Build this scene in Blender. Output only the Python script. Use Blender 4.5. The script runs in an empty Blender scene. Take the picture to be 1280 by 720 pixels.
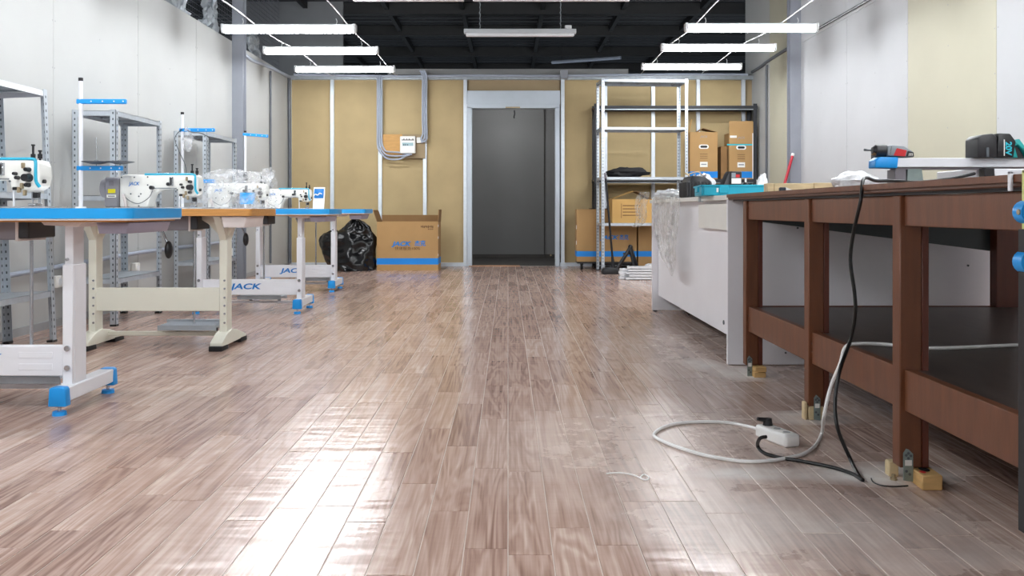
import bpy, bmesh, math, random
from mathutils import Vector, Matrix, noise
random.seed(7)
SC = bpy.context.scene
COL = SC.collection
PI = math.pi

# ------------------------------------------------------------------ camera
F, CX, CY, H = 1100.0, 635.0, 262.0, 0.77      # focal length and vanishing point in the 1280x720 frame, eye height
cam_data = bpy.data.cameras.new('camera')
cam = bpy.data.objects.new('camera', cam_data)
COL.objects.link(cam)
cam.location = (0, 0, H)
cam.rotation_euler = (PI / 2, 0, 0)
cam_data.sensor_width = 36.0
cam_data.lens = F / 1280.0 * 36.0
cam_data.shift_x = (640.0 - CX) / 1280.0
cam_data.shift_y = -(360.0 - CY) / 1280.0
cam_data.clip_start = 0.05
SC.camera = cam

# ------------------------------------------------------------------ world, exposure
world = bpy.data.worlds.new('world')
SC.world = world
world.use_nodes = True
bg = world.node_tree.nodes['Background']
bg.inputs[0].default_value = (0.80, 0.90, 1.0, 1)
bg.inputs[1].default_value = 0.25
SC.view_settings.view_transform = 'Standard'
SC.view_settings.look = 'None'
SC.view_settings.gamma = 1.0
SC.view_settings.use_curve_mapping = False
SC.view_settings.exposure = 0.72
TUBE = 40.0                                     # radiance of the fluorescent diffusers


# ------------------------------------------------------------------ helpers
def lin(c):
    if isinstance(c, str):
        c = [int(c[i:i + 2], 16) / 255.0 for i in (0, 2, 4)]
        c = [x / 12.92 if x <= 0.04045 else ((x + 0.055) / 1.055) ** 2.4 for x in c]
    return (c[0], c[1], c[2], 1.0)


MATS = {}


def mat(name, col, rough=0.5, metal=0.0, var=0.10, vs=6.0, bump=0.0, bs=80.0, stretch=(1, 1, 1), spec=0.5,
        trans=0.0, alpha=1.0, emit=0.0, coat=0.0):
    m = bpy.data.materials.new(name)
    m.use_nodes = True
    nt = m.node_tree
    b = nt.nodes['Principled BSDF']
    c = lin(col)
    tc = nt.nodes.new('ShaderNodeTexCoord')
    mp = nt.nodes.new('ShaderNodeMapping')
    mp.inputs['Scale'].default_value = stretch
    nt.links.new(tc.outputs['Object'], mp.inputs['Vector'])
    nz = nt.nodes.new('ShaderNodeTexNoise')
    nz.inputs['Scale'].default_value = vs
    nz.inputs['Detail'].default_value = 5
    nt.links.new(mp.outputs[0], nz.inputs['Vector'])
    rp = nt.nodes.new('ShaderNodeValToRGB')
    rp.color_ramp.elements[0].position = 0.3
    rp.color_ramp.elements[1].position = 0.7
    rp.color_ramp.elements[0].color = tuple(x * (1 - var) for x in c[:3]) + (1,)
    rp.color_ramp.elements[1].color = tuple(min(1, x * (1 + var)) for x in c[:3]) + (1,)
    nt.links.new(nz.outputs[0], rp.inputs[0])
    nt.links.new(rp.outputs[0], b.inputs['Base Color'])
    b.inputs['Roughness'].default_value = rough
    b.inputs['Metallic'].default_value = metal
    b.inputs['Specular IOR Level'].default_value = spec
    b.inputs['Transmission Weight'].default_value = trans
    b.inputs['Alpha'].default_value = alpha
    b.inputs['Coat Weight'].default_value = coat
    if emit:
        b.inputs['Emission Color'].default_value = c
        b.inputs['Emission Strength'].default_value = emit
    if bump:
        n2 = nt.nodes.new('ShaderNodeTexNoise')
        n2.inputs['Scale'].default_value = bs
        n2.inputs['Detail'].default_value = 4
        nt.links.new(mp.outputs[0], n2.inputs['Vector'])
        bp = nt.nodes.new('ShaderNodeBump')
        bp.inputs['Strength'].default_value = bump
        bp.inputs['Distance'].default_value = 0.01
        nt.links.new(n2.outputs[0], bp.inputs['Height'])
        nt.links.new(bp.outputs[0], b.inputs['Normal'])
    MATS[name] = m
    return m


mat('white_wall', 'bcbec1', 0.75, var=0.03, vs=2)
mat('grey_wall', 'b7b9b8', 0.75, var=0.03, vs=2)
mat('cream_wall', 'b9b6a3', 0.75, var=0.03, vs=2)
mat('joint', 'a9aaa6', 0.9)
mat('tan_board', 'b7a37a', 0.8, var=0.06, vs=3)
mat('tan_dull', '9f8d6f', 0.8, var=0.05, vs=3)
mat('plywood', 'c79a5d', 0.7, var=0.12, vs=5, stretch=(2, 2, 14))
mat('galv', 'c0c8d0', 0.36, 0.45, var=0.06, vs=25)
mat('galv_dull', 'a3abb2', 0.45, 0.4, var=0.12, vs=18)
mat('stud', 'd3dbe3', 0.40, 0.35, var=0.05, vs=20)
mat('frame_paint', 'c3ced8', 0.4, 0.1, var=0.03)
mat('column_grey', '8f939c', 0.45, 0.1, var=0.05)
mat('dark_roof', '23262b', 0.5, var=0.15, vs=2)
mat('dark_beam', '111316', 0.6)
mat('grey_panel', '6d7073', 0.6, var=0.04)
mat('corridor', '858585', 0.8, var=0.04, vs=1.2)
mat('corridor_floor', '4a4744', 0.6)
mat('lamp_white', 'eceff2', 0.35, var=0.01)
mat('off_diffuser', 'c9ced3', 0.4, var=0.01)
mat('lit', (0.96, 0.98, 1.0), 0.4, var=0.0, emit=TUBE)
mat('wire_white', 'd5d8da', 0.5)
mat('conduit', 'a7b0c0', 0.45, var=0.05)
mat('conduit_dark', '5d6168', 0.5)
mat('black_cable', '0c0d0f', 0.4)
mat('white_cable', 'f6f6f4', 0.45)
mat('table_white', 'e9ecf2', 0.35, var=0.02)
mat('table_cream', 'e0e0d2', 0.4, var=0.02)
mat('table_top', 'e4e6e6', 0.35, var=0.02)
mat('blue_edge', '12a4f0', 0.30, var=0.04, spec=0.6)
mat('blue_cap', '1499ea', 0.4, var=0.05)
mat('blue_text', '1379c9', 0.5, var=0.02)
mat('wood_edge', 'c98f4a', 0.5, var=0.12, vs=8, stretch=(1, 4, 20))
mat('wood_raw', 'd3ab70', 0.65, var=0.15, vs=6, stretch=(2, 2, 12))
mat('wood_pale', 'd8c39a', 0.65, var=0.10, vs=6, stretch=(2, 10, 10))
mat('control_grey', '77737a', 0.5, var=0.05)
mat('drawer_grey', '8f8897', 0.5, var=0.05)
mat('bracket_pink', 'd6cdca', 0.5, var=0.03)
mat('black_plastic', '15161a', 0.42, var=0.1)
mat('black_rubber', '101114', 0.7)
mat('machine_white', 'f1f1ec', 0.28, var=0.02, coat=0.3)
mat('machine_cyan', '2aaed0', 0.35, var=0.03)
mat('motor_grey', '84838a', 0.45, var=0.04)
mat('steel', 'b9bdc2', 0.25, 0.9, var=0.05)
mat('brass', 'b3a386', 0.35, 0.7)
mat('yellow_label', 'e8dc1c', 0.5)
mat('paper', 'eeeeea', 0.7, var=0.03)
mat('dark_print', '2b2b2e', 0.7)
mat('lcd', '8fb0b8', 0.3)
mat('hole', '5b6268', 0.8)
mat('carton', 'b08c5c', 0.78, var=0.06, vs=4, bump=0.05)
mat('carton_yellow', 'c79f5f', 0.78, var=0.07, vs=4)
mat('carton_dark', '8d6b43', 0.8, var=0.06)
mat('carton_blue', '0f86de', 0.6, var=0.03)
mat('carton_ink', '6d4f34', 0.8)
mat('dark_shelf', '2f3136', 0.5, 0.2, var=0.08)
mat('shelf_board', '7a6850', 0.6, var=0.12, vs=5, stretch=(2, 20, 20))
mat('laminate_white', 'eeeef3', 0.4, var=0.015)
mat('laminate_warm', 'e4e3de', 0.45, var=0.02)
mat('bench_brown', '6b3f26', 0.42, var=0.16, vs=7, stretch=(6, 6, 0.8), bump=0.05)
mat('bench_red', '5b2a1a', 0.42, var=0.14, vs=7, stretch=(6, 6, 0.8))
mat('bench_top', '573523', 0.45, var=0.2, vs=7, stretch=(5, 0.8, 5))
mat('bench_dark', '443a35', 0.35, var=0.25, vs=5, stretch=(4, 1, 1))
mat('dark_grey', '454d50', 0.5, var=0.05)
mat('teal', '14a5c0', 0.4, var=0.05)
mat('teal_tool', '1c9c9c', 0.4, var=0.05)
mat('tool_dark', '26262a', 0.42, var=0.08)
mat('tool_grey', '8c949b', 0.4, var=0.05)
mat('tool_red', 'c8242c', 0.4)
mat('red_paint', 'b3152d', 0.4, var=0.05)
mat('cyan_print', '27bcd0', 0.5)
mat('alu', 'e6eaee', 0.35, 0.3, var=0.06, vs=15)
mat('plate_zinc', '8c9b98', 0.4, 0.6, var=0.15, vs=20)
mat('dust_white', 'd6d2cd', 0.9, var=0.1, vs=40)
mat('navy', '1d2d3c', 0.5)
mat('level_yellow', 'd6d98b', 0.45, var=0.04)
mat('orange_tape', 'b48a6c', 0.5)
mat('skirt', '9c9ea0', 0.5)


def film_mat(name, col, opacity, rough=0.15):
    m = bpy.data.materials.new(name)
    m.use_nodes = True
    nt = m.node_tree
    nt.nodes.clear()
    out = nt.nodes.new('ShaderNodeOutputMaterial')
    mix = nt.nodes.new('ShaderNodeMixShader')
    tr = nt.nodes.new('ShaderNodeBsdfTransparent')
    pb = nt.nodes.new('ShaderNodeBsdfPrincipled')
    pb.inputs['Base Color'].default_value = lin(col)
    pb.inputs['Roughness'].default_value = rough
    tc = nt.nodes.new('ShaderNodeTexCoord')
    nz = nt.nodes.new('ShaderNodeTexNoise')
    nz.inputs['Scale'].default_value = 22
    nz.inputs['Detail'].default_value = 6
    nt.links.new(tc.outputs['Object'], nz.inputs['Vector'])
    mr = nt.nodes.new('ShaderNodeMapRange')
    mr.inputs[1].default_value = 0.3
    mr.inputs[2].default_value = 0.7
    mr.inputs[3].default_value = max(0.02, opacity - 0.25)
    mr.inputs[4].default_value = min(1.0, opacity + 0.25)
    nt.links.new(nz.outputs[0], mr.inputs[0])
    bp = nt.nodes.new('ShaderNodeBump')
    bp.inputs['Strength'].default_value = 0.6
    bp.inputs['Distance'].default_value = 0.02
    nt.links.new(nz.outputs[0], bp.inputs['Height'])
    nt.links.new(bp.outputs[0], pb.inputs['Normal'])
    nt.links.new(mr.outputs[0], mix.inputs[0])
    nt.links.new(tr.outputs[0], mix.inputs[1])
    nt.links.new(pb.outputs[0], mix.inputs[2])
    nt.links.new(mix.outputs[0], out.inputs[0])
    MATS[name] = m
    return m


film_mat('film', 'f2f5f8', 0.17)
film_mat('film_grey', 'e6e6e2', 0.42, 0.2)
film_mat('bag_white', 'eef0f3', 0.75, 0.25)


def bag_black():
    m = mat('bin_bag', '0b0c0e', 0.22, var=0.2, bump=0.5, bs=9)
    return m


bag_black()


class B:
    """collects shapes; build() links them as one mesh object"""

    def __init__(self):
        self.bm = bmesh.new()

    def _add(self, tmp, M=None):
        if M is not None:
            bmesh.ops.transform(tmp, matrix=M, verts=tmp.verts)
        me = bpy.data.meshes.new('tmp')
        tmp.to_mesh(me)
        tmp.free()
        self.bm.from_mesh(me)
        bpy.data.meshes.remove(me)
        return self

    def box(self, x0, x1, y0, y1, z0, z1, bev=0.0, M=None, seg=1):
        t = bmesh.new()
        bmesh.ops.create_cube(t, size=1)
        for v in t.verts:
            v.co = Vector(((x0 + x1) / 2 + v.co.x * abs(x1 - x0), (y0 + y1) / 2 + v.co.y * abs(y1 - y0),
                           (z0 + z1) / 2 + v.co.z * abs(z1 - z0)))
        if bev:
            bmesh.ops.bevel(t, geom=t.edges[:], offset=bev, segments=seg, profile=0.5, affect='EDGES')
        return self._add(t, M)

    def prism(self, poly, axis, a, b, bev=0.0, M=None, seg=2):
        """poly in the two other axes (x,z for 'y'; y,z for 'x'; x,y for 'z')"""
        t = bmesh.new()

        def P(u, v, w):
            return {'y': (u, w, v), 'x': (w, u, v), 'z': (u, v, w)}[axis]
        v0 = [t.verts.new(P(u, v, a)) for u, v in poly]
        v1 = [t.verts.new(P(u, v, b)) for u, v in poly]
        n = len(poly)
        t.faces.new(v0)
        t.faces.new(v1[::-1])
        for i in range(n):
            t.faces.new((v0[i], v1[i], v1[(i + 1) % n], v0[(i + 1) % n]))
        bmesh.ops.recalc_face_normals(t, faces=t.faces)
        if bev:
            bmesh.ops.bevel(t, geom=t.edges[:], offset=bev, segments=seg, profile=0.5, affect='EDGES',
                            clamp_overlap=True)
        return self._add(t, M)

    def cyl(self, p0, p1, r0, r1=None, n=12, M=None):
        p0, p1 = Vector(p0), Vector(p1)
        d = p1 - p0
        t = bmesh.new()
        bmesh.ops.create_cone(t, cap_ends=True, segments=n, radius1=r0, radius2=r0 if r1 is None else r1,
                              depth=d.length)
        R = d.to_track_quat('Z', 'Y').to_matrix().to_4x4()
        bmesh.ops.transform(t, matrix=Matrix.Translation((p0 + p1) / 2) @ R, verts=t.verts)
        return self._add(t, M)

    def ball(self, c, r, sc=(1, 1, 1), u=14, v=9, M=None):
        t = bmesh.new()
        bmesh.ops.create_uvsphere(t, u_segments=u, v_segments=v, radius=r)
        for w in t.verts:
            w.co = Vector((c[0] + w.co.x * sc[0], c[1] + w.co.y * sc[1], c[2] + w.co.z * sc[2]))
        return self._add(t, M)

    def tube(self, pts, r, n=8, sub=6, M=None):
        pts = [Vector(p) for p in pts]
        if sub > 1 and len(pts) > 2:
            o = []
            for i in range(len(pts) - 1):
                p0 = pts[max(0, i - 1)]
                p1, p2 = pts[i], pts[i + 1]
                p3 = pts[min(len(pts) - 1, i + 2)]
                for k in range(sub):
                    s = k / sub
                    o.append(0.5 * ((2 * p1) + (p2 - p0) * s + (2 * p0 - 5 * p1 + 4 * p2 - p3) * s * s
                                    + (3 * p1 - p0 - 3 * p2 + p3) * s ** 3))
            o.append(pts[-1])
            pts = o
        t = bmesh.new()
        rings = []
        up = Vector((0, 0, 1))
        prev = None
        for i, p in enumerate(pts):
            d = (pts[min(i + 1, len(pts) - 1)] - pts[max(i - 1, 0)])
            d = d.normalized() if d.length > 1e-9 else Vector((0, 1, 0))
            if prev is None:
                a = d.cross(up)
                if a.length < 1e-3:
                    a = d.cross(Vector((1, 0, 0)))
                a.normalize()
            else:
                a = (prev - d * prev.dot(d))
                a = a.normalized() if a.length > 1e-6 else d.cross(up).normalized()
            prev = a
            b2 = d.cross(a)
            rings.append([t.verts.new(p + (a * math.cos(2 * PI * k / n) + b2 * math.sin(2 * PI * k / n)) * r)
                          for k in range(n)])
        for i in range(len(rings) - 1):
            for k in range(n):
                t.faces.new((rings[i][k], rings[i][(k + 1) % n], rings[i + 1][(k + 1) % n], rings[i + 1][k]))
        t.faces.new(rings[0][::-1])
        t.faces.new(rings[-1])
        bmesh.ops.recalc_face_normals(t, faces=t.faces)
        return self._add(t, M)

    def grid(self, fn, nu, nv, thick=0.0, M=None, closed_u=False):
        t = bmesh.new()
        V = [[t.verts.new(fn(i / (nu if closed_u else nu - 1), j / (nv - 1))) for j in range(nv)] for i in range(nu)]
        for i in range(nu if closed_u else nu - 1):
            for j in range(nv - 1):
                i2 = (i + 1) % nu
                t.faces.new((V[i][j], V[i2][j], V[i2][j + 1], V[i][j + 1]))
        if closed_u:
            t.faces.new([V[i][0] for i in range(nu)][::-1])
            t.faces.new([V[i][-1] for i in range(nu)])
        bmesh.ops.recalc_face_normals(t, faces=t.faces)
        if thick:
            bmesh.ops.solidify(t, geom=t.faces[:], thickness=thick)
        return self._add(t, M)

    def build(self, name, material, parent=None, smooth=True, angle=38):
        bm = self.bm
        if smooth:
            lim = math.radians(angle)
            for f in bm.faces:
                f.smooth = True
            for e in bm.edges:
                e.smooth = len(e.link_faces) == 2 and e.calc_face_angle(0) < lim
        me = bpy.data.meshes.new(name)
        bm.to_mesh(me)
        bm.free()
        me.materials.append(MATS[material] if isinstance(material, str) else material)
        o = bpy.data.objects.new(name, me)
        COL.objects.link(o)
        if parent is not None:
            o.parent = parent
        return o


def tag(o, label, cat, group=None):
    o['label'] = label
    o['category'] = cat
    if group:
        o['group'] = group
    return o


def thing(name, label, cat, loc=(0, 0, 0), rotz=0.0, group=None):
    o = bpy.data.objects.new(name, None)
    COL.objects.link(o)
    o.empty_display_size = 0.1
    o.location = loc
    o.rotation_euler = (0, 0, rotz)
    return tag(o, label, cat, group)


def struct(o):
    o['kind'] = 'structure'
    return o


def stuff(o):
    o['kind'] = 'stuff'
    return o


def share(src, name, parent, loc=(0, 0, 0), rot=(0, 0, 0), sc=(1, 1, 1)):
    """another object on the same mesh"""
    o = bpy.data.objects.new(name, src.data)
    COL.objects.link(o)
    o.location = loc
    o.rotation_euler = rot
    o.scale = sc
    o.parent = parent
    return o


def copy_tree(o, parent=None):
    c = o.copy()
    COL.objects.link(c)
    c.parent = parent
    for ch in list(o.children):
        copy_tree(ch, c)
    return c


def text(name, body, size, loc, rot, parent, material, shear=0.0, bold=0.0, width=None, align='CENTER'):
    cu = bpy.data.curves.new('txt', 'FONT')
    cu.body = body
    cu.size = size
    cu.shear = shear
    cu.offset = bold
    cu.extrude = 0.0006
    cu.align_x = align
    cu.align_y = 'CENTER'
    to = bpy.data.objects.new('txt', cu)
    COL.objects.link(to)
    bpy.context.view_layer.update()
    me = bpy.data.meshes.new_from_object(to.evaluated_get(bpy.context.evaluated_depsgraph_get()))
    bpy.data.objects.remove(to)
    bpy.data.curves.remove(cu)
    me.name = name
    if width and len(me.vertices):
        xs = [v.co.x for v in me.vertices]
        k = width / max(1e-6, max(xs) - min(xs))
        for v in me.vertices:
            v.co.x *= k
    me.materials.clear()
    me.materials.append(MATS[material])
    o = bpy.data.objects.new(name, me)
    COL.objects.link(o)
    o.parent = parent
    o.location = loc
    o.rotation_euler = rot
    return o


FACE = (PI / 2, 0, 0)          # text on a face that looks towards -y


def W(x, y, Y):
    """a photo pixel at a chosen distance"""
    return Vector(((x - CX) / F * Y, Y, H - (y - CY) / F * Y))


def G(x, y, z=0.0):
    """a photo pixel on the horizontal plane at height z"""
    return W(x, y, (H - z) * F / (y - CY))


def WX(x, y, X):
    """a photo pixel on the vertical plane at a given X"""
    return W(x, y, X * F / (x - CX))


# ================================================================== STRUCTURE
XL, XR, YB = -2.98, 3.33, 11.95
WT = 2.59                      # top of the partitions
ROOF = 3.75
YF = -2.6                      # front wall, behind the camera


# ---- floor: grooved planks on a pale base
def plank_material():
    m = bpy.data.materials.new('floor_planks')
    m.use_nodes = True
    nt = m.node_tree
    N, L = nt.nodes, nt.links
    b = N['Principled BSDF']
    geo = N.new('ShaderNodeNewGeometry')
    at = N.new('ShaderNodeAttribute')
    at.attribute_name = 'rnd'
    oi = N.new('ShaderNodeObjectInfo')
    rn = N.new('ShaderNodeMath'); rn.operation = 'ADD'
    L.new(at.outputs['Fac'], rn.inputs[0]); L.new(oi.outputs['Random'], rn.inputs[1])
    fr = N.new('ShaderNodeMath'); fr.operation = 'FRACT'
    L.new(rn.outputs[0], fr.inputs[0])
    sep = N.new('ShaderNodeSeparateXYZ'); L.new(geo.outputs['Position'], sep.inputs[0])
    mz = N.new('ShaderNodeMath'); mz.operation = 'MULTIPLY'; mz.inputs[1].default_value = 41.0
    L.new(fr.outputs[0], mz.inputs[0])

    def coords(sx, sy):
        a = N.new('ShaderNodeMath'); a.operation = 'MULTIPLY'; a.inputs[1].default_value = sx
        c = N.new('ShaderNodeMath'); c.operation = 'MULTIPLY'; c.inputs[1].default_value = sy
        L.new(sep.outputs[0], a.inputs[0]); L.new(sep.outputs[1], c.inputs[0])
        cb = N.new('ShaderNodeCombineXYZ')
        L.new(a.outputs[0], cb.inputs[0]); L.new(c.outputs[0], cb.inputs[1]); L.new(mz.outputs[0], cb.inputs[2])
        return cb
    c1 = coords(11, 0.9)
    n1 = N.new('ShaderNodeTexNoise'); n1.inputs['Scale'].default_value = 1.0
    n1.inputs['Detail'].default_value = 3; n1.inputs['Distortion'].default_value = 0.7
    L.new(c1.outputs[0], n1.inputs['Vector'])
    wv = N.new('ShaderNodeMath'); wv.operation = 'MULTIPLY'; wv.inputs[1].default_value = 46.0
    L.new(n1.outputs[0], wv.inputs[0])
    sn = N.new('ShaderNodeMath'); sn.operation = 'SINE'; L.new(wv.outputs[0], sn.inputs[0])
    c2 = coords(120, 1.8)
    n2 = N.new('ShaderNodeTexNoise'); n2.inputs['Scale'].default_value = 1.0
    n2.inputs['Detail'].default_value = 4
    L.new(c2.outputs[0], n2.inputs['Vector'])
    # value = 0.5 + 0.16*sin + 0.9*(n2-0.5)
    v1 = N.new('ShaderNodeMath'); v1.operation = 'MULTIPLY_ADD'
    v1.inputs[1].default_value = 0.10; v1.inputs[2].default_value = 0.16
    L.new(sn.outputs[0], v1.inputs[0])
    v2 = N.new('ShaderNodeMath'); v2.operation = 'MULTIPLY_ADD'; v2.inputs[1].default_value = 0.62
    L.new(n2.outputs[0], v2.inputs[0]); L.new(v1.outputs[0], v2.inputs[2])
    v3 = N.new('ShaderNodeMath'); v3.operation = 'MULTIPLY_ADD'; v3.inputs[1].default_value = 0.22
    L.new(fr.outputs[0], v3.inputs[0]); L.new(v2.outputs[0], v3.inputs[2])
    rp = N.new('ShaderNodeValToRGB')
    e = rp.color_ramp.elements
    e[0].position = 0.30; e[0].color = lin('86695d')
    e[1].position = 0.95; e[1].color = lin('dccabe')
    k = e.new(0.52); k.color = lin('ad9083')
    k = e.new(0.70); k.color = lin('bfa598')
    L.new(v3.outputs[0], rp.inputs[0])
    # spilled plaster dust around the bench feet
    nd = N.new('ShaderNodeTexNoise'); nd.inputs['Scale'].default_value = 5.0; nd.inputs['Detail'].default_value = 8
    nd.inputs['Roughness'].default_value = 0.7
    L.new(geo.outputs['Position'], nd.inputs['Vector'])
    last = None
    for (px, py, rx, ry, amp) in ((1090, 592, 0.34, 0.17, 1.0), (960, 592, 0.42, 0.10, 0.85), (930, 466, 0.24, 0.30, 0.9), (880, 456, 0.16, 0.30, 0.8),
                                  (1005, 522, 0.26, 0.16, 0.85), (1000, 650, 0.65, 0.40, 0.5), (860, 560, 0.85, 1.0, 0.30), (1130, 690, 0.5, 0.25, 0.4),
                                  (900, 440, 0.8, 1.8, 0.26)):
        c = G(px, py)
        s = N.new('ShaderNodeVectorMath'); s.operation = 'SUBTRACT'; s.inputs[1].default_value = (c.x, c.y, 0)
        L.new(geo.outputs['Position'], s.inputs[0])
        d = N.new('ShaderNodeVectorMath'); d.operation = 'MULTIPLY'; d.inputs[1].default_value = (1 / rx, 1 / ry, 0)
        L.new(s.outputs[0], d.inputs[0])
        ln = N.new('ShaderNodeVectorMath'); ln.operation = 'LENGTH'; L.new(d.outputs[0], ln.inputs[0])
        mr = N.new('ShaderNodeMapRange'); mr.interpolation_type = 'SMOOTHSTEP'
        mr.inputs[1].default_value = 1.0; mr.inputs[2].default_value = 0.25
        mr.inputs[3].default_value = 0.0; mr.inputs[4].default_value = amp
        L.new(ln.outputs['Value'], mr.inputs[0])
        if last is None:
            last = mr.outputs[0]
        else:
            mx = N.new('ShaderNodeMath'); mx.operation = 'MAXIMUM'
            L.new(last, mx.inputs[0]); L.new(mr.outputs[0], mx.inputs[1]); last = mx.outputs[0]
    nr = N.new('ShaderNodeMapRange'); nr.inputs[1].default_value = 0.36; nr.inputs[2].default_value = 0.62
    nr.inputs[3].default_value = 0.45; nr.inputs[4].default_value = 1.0
    L.new(nd.outputs[0], nr.inputs[0])
    dm = N.new('ShaderNodeMath'); dm.operation = 'MULTIPLY'
    L.new(last, dm.inputs[0]); L.new(nr.outputs[0], dm.inputs[1])
    mx = N.new('ShaderNodeMix'); mx.data_type = 'RGBA'
    L.new(dm.outputs[0], mx.inputs[0]); L.new(rp.outputs[0], mx.inputs[6]); mx.inputs[7].default_value = lin('f0ece8')
    L.new(mx.outputs[2], b.inputs['Base Color'])
    ro = N.new('ShaderNodeMath'); ro.operation = 'MULTIPLY_ADD'
    ro.inputs[1].default_value = 0.45; ro.inputs[2].default_value = 0.19
    L.new(dm.outputs[0], ro.inputs[0]); L.new(ro.outputs[0], b.inputs['Roughness'])
    b.inputs['Specular IOR Level'].default_value = 0.36
    # gentle waves of the soft covering
    nb = N.new('ShaderNodeTexNoise'); nb.inputs['Scale'].default_value = 3.2; nb.inputs['Detail'].default_value = 2
    cw = N.new('ShaderNodeVectorMath'); cw.operation = 'MULTIPLY'; cw.inputs[1].default_value = (0.7, 4.2, 1)
    L.new(geo.outputs['Position'], cw.inputs[0]); L.new(cw.outputs[0], nb.inputs['Vector'])
    bp = N.new('ShaderNodeBump'); bp.inputs['Strength'].default_value = 0.4; bp.inputs['Distance'].default_value = 0.008
    L.new(nb.outputs[0], bp.inputs['Height']); L.new(bp.outputs[0], b.inputs['Normal'])
    MATS['floor_planks'] = m


plank_material()
mat('floor_joint', 'c9bab0', 0.5)
floor = struct(B().box(XL, XR, YF, YB + 0.1, -0.06, -0.0015).build('floor', 'floor_joint'))


def build_planks():
    cells = []
    pw, pl = 0.1, 0.62
    c0 = int(XL / pw) - 1
    for c in range(c0, int(XR / pw) + 2):
        x0, x1 = max(XL, c * pw), min(XR, (c + 1) * pw)
        if x1 - x0 < 0.01:
            continue
        off = random.uniform(0, pl)
        y = YF - off
        while y < YB:
            y0, y1 = max(YF, y), min(YB, y + pl)
            y += pl
            if y1 - y0 < 0.02:
                continue
            cells.append((x0, x1, y0, y1))

    def area(q):
        x0, x1, y0, y1 = q
        ym = max(y0, 1.6) if y1 > 1.86 else 0
        if not ym:
            return 0
        yc = (max(y0, 1.85) + y1) / 2
        px = CX + (x0 + x1) / 2 / yc * F
        if px < -20 or px > 1300:
            return 0
        return (x1 - x0) * F / yc * H * F * (1 / max(y0, 1.85) - 1 / y1)
    order = sorted(cells, key=area, reverse=True)
    near, far = order[:300], order[300:]
    g = 0.0015
    protos = {}
    for (x0, x1, y0, y1) in near:
        key = (round(x1 - x0, 3), round(y1 - y0, 3))
        cx, cy = (x0 + x1) / 2, (y0 + y1) / 2
        if key not in protos:
            hx, hy = (x1 - x0) / 2 - g, (y1 - y0) / 2 - g
            o = B().box(-hx, hx, -hy, hy, -0.003, 0.0, bev=0.0006).build('plank', 'floor_planks', floor, smooth=False)
            protos[key] = o
            o.location = (cx, cy, 0)
        else:
            share(protos[key], 'plank', floor, (cx, cy, 0))
    vs, fs, rn = [], [], []
    for (x0, x1, y0, y1) in far:
        n = len(vs)
        a, b2, c, d = x0 + g, x1 - g, y0 + g, y1 - g
        vs += [(a, c, 0), (b2, c, 0), (b2, d, 0), (a, d, 0),
               (a, c, -.003), (b2, c, -.003), (b2, d, -.003), (a, d, -.003)]
        fs += [(n, n + 1, n + 2, n + 3), (n, n + 4, n + 5, n + 1), (n + 1, n + 5, n + 6, n + 2),
               (n + 2, n + 6, n + 7, n + 3), (n + 3, n + 7, n + 4, n)]
        rn += [random.random()] * 8
    me = bpy.data.meshes.new('planks')
    me.from_pydata(vs, [], fs)
    at = me.attributes.new('rnd', 'FLOAT', 'POINT')
    at.data.foreach_set('value', rn)
    me.materials.append(MATS['floor_planks'])
    o = bpy.data.objects.new('planks', me)
    COL.objects.link(o)
    o.parent = floor
    stuff(o)


build_planks()


# ---- side walls: plasterboard sheets on a dark core
def side_wall(name, X, side, seams, top, mats, upper=None):
    """side = +1 if the room lies towards +x"""
    t = 0.012
    core = B().box(X - side * 0.10, X - side * t, seams[0], seams[-1], 0, top).build(name, 'joint')
    struct(core)
    rows = [(0.0, top)] if upper is None else [(0.0, upper), (upper, top)]
    for i in range(len(seams) - 1):
        for (z0, z1) in rows:
            B().box(X - side * t, X, seams[i] + 0.002, seams[i + 1] - 0.002, z0 + 0.001, z1 - 0.002, bev=0.0015).build(
                'panel', mats[i % len(mats)], core, smooth=False)
    sb = B()
    for i in range(len(seams) - 1):
        L = seams[i + 1] - seams[i]
        for k in (0.02, L / 2, L - 0.02):
            z = 0.15
            while z < top:
                if random.random() < 0.8:
                    y = seams[i] + k + random.uniform(-.008, .008)
                    sb.cyl((X, y, z), (X + side * 0.0006, y, z), 0.006, n=6)
                z += 0.31
    stuff(sb.build('screw_heads', 'skirt', core))
    return core


wall_left = side_wall('wall_left', XL, 1, [YF, -2.15, -0.83, 0.49, 1.81, 3.13, 4.45, 5.77, 7.09, 8.41, 9.73, 11.05, 11.99], WT,
                      ['grey_wall'])
wall_right = side_wall('wall_right', XR, -1, [YF, -1.93, -0.61, 0.71, 2.03, 3.35, 4.67, 6.0, 7.33, 8.65, 10.08, 11.2, 12.35], ROOF,
                       ['white_wall', 'white_wall', 'white_wall', 'cream_wall', 'white_wall', 'white_wall', 'white_wall', 'cream_wall',
                        'white_wall', 'white_wall', 'cream_wall', 'grey_wall'], upper=2.66)
wall_front = struct(B().box(XL - .1, XR + .1, YF - 0.1, YF, 0, ROOF).build('wall_front', 'white_wall'))

# skirting strip at the floor on both sides
struct(B().box(XL, XL + 0.012, YF, YB, 0, 0.05).build('baseboard_left', 'skirt'))
struct(B().box(XR - 0.012, XR, YF, YB, 0, 0.05).build('baseboard_right', 'skirt'))


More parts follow.
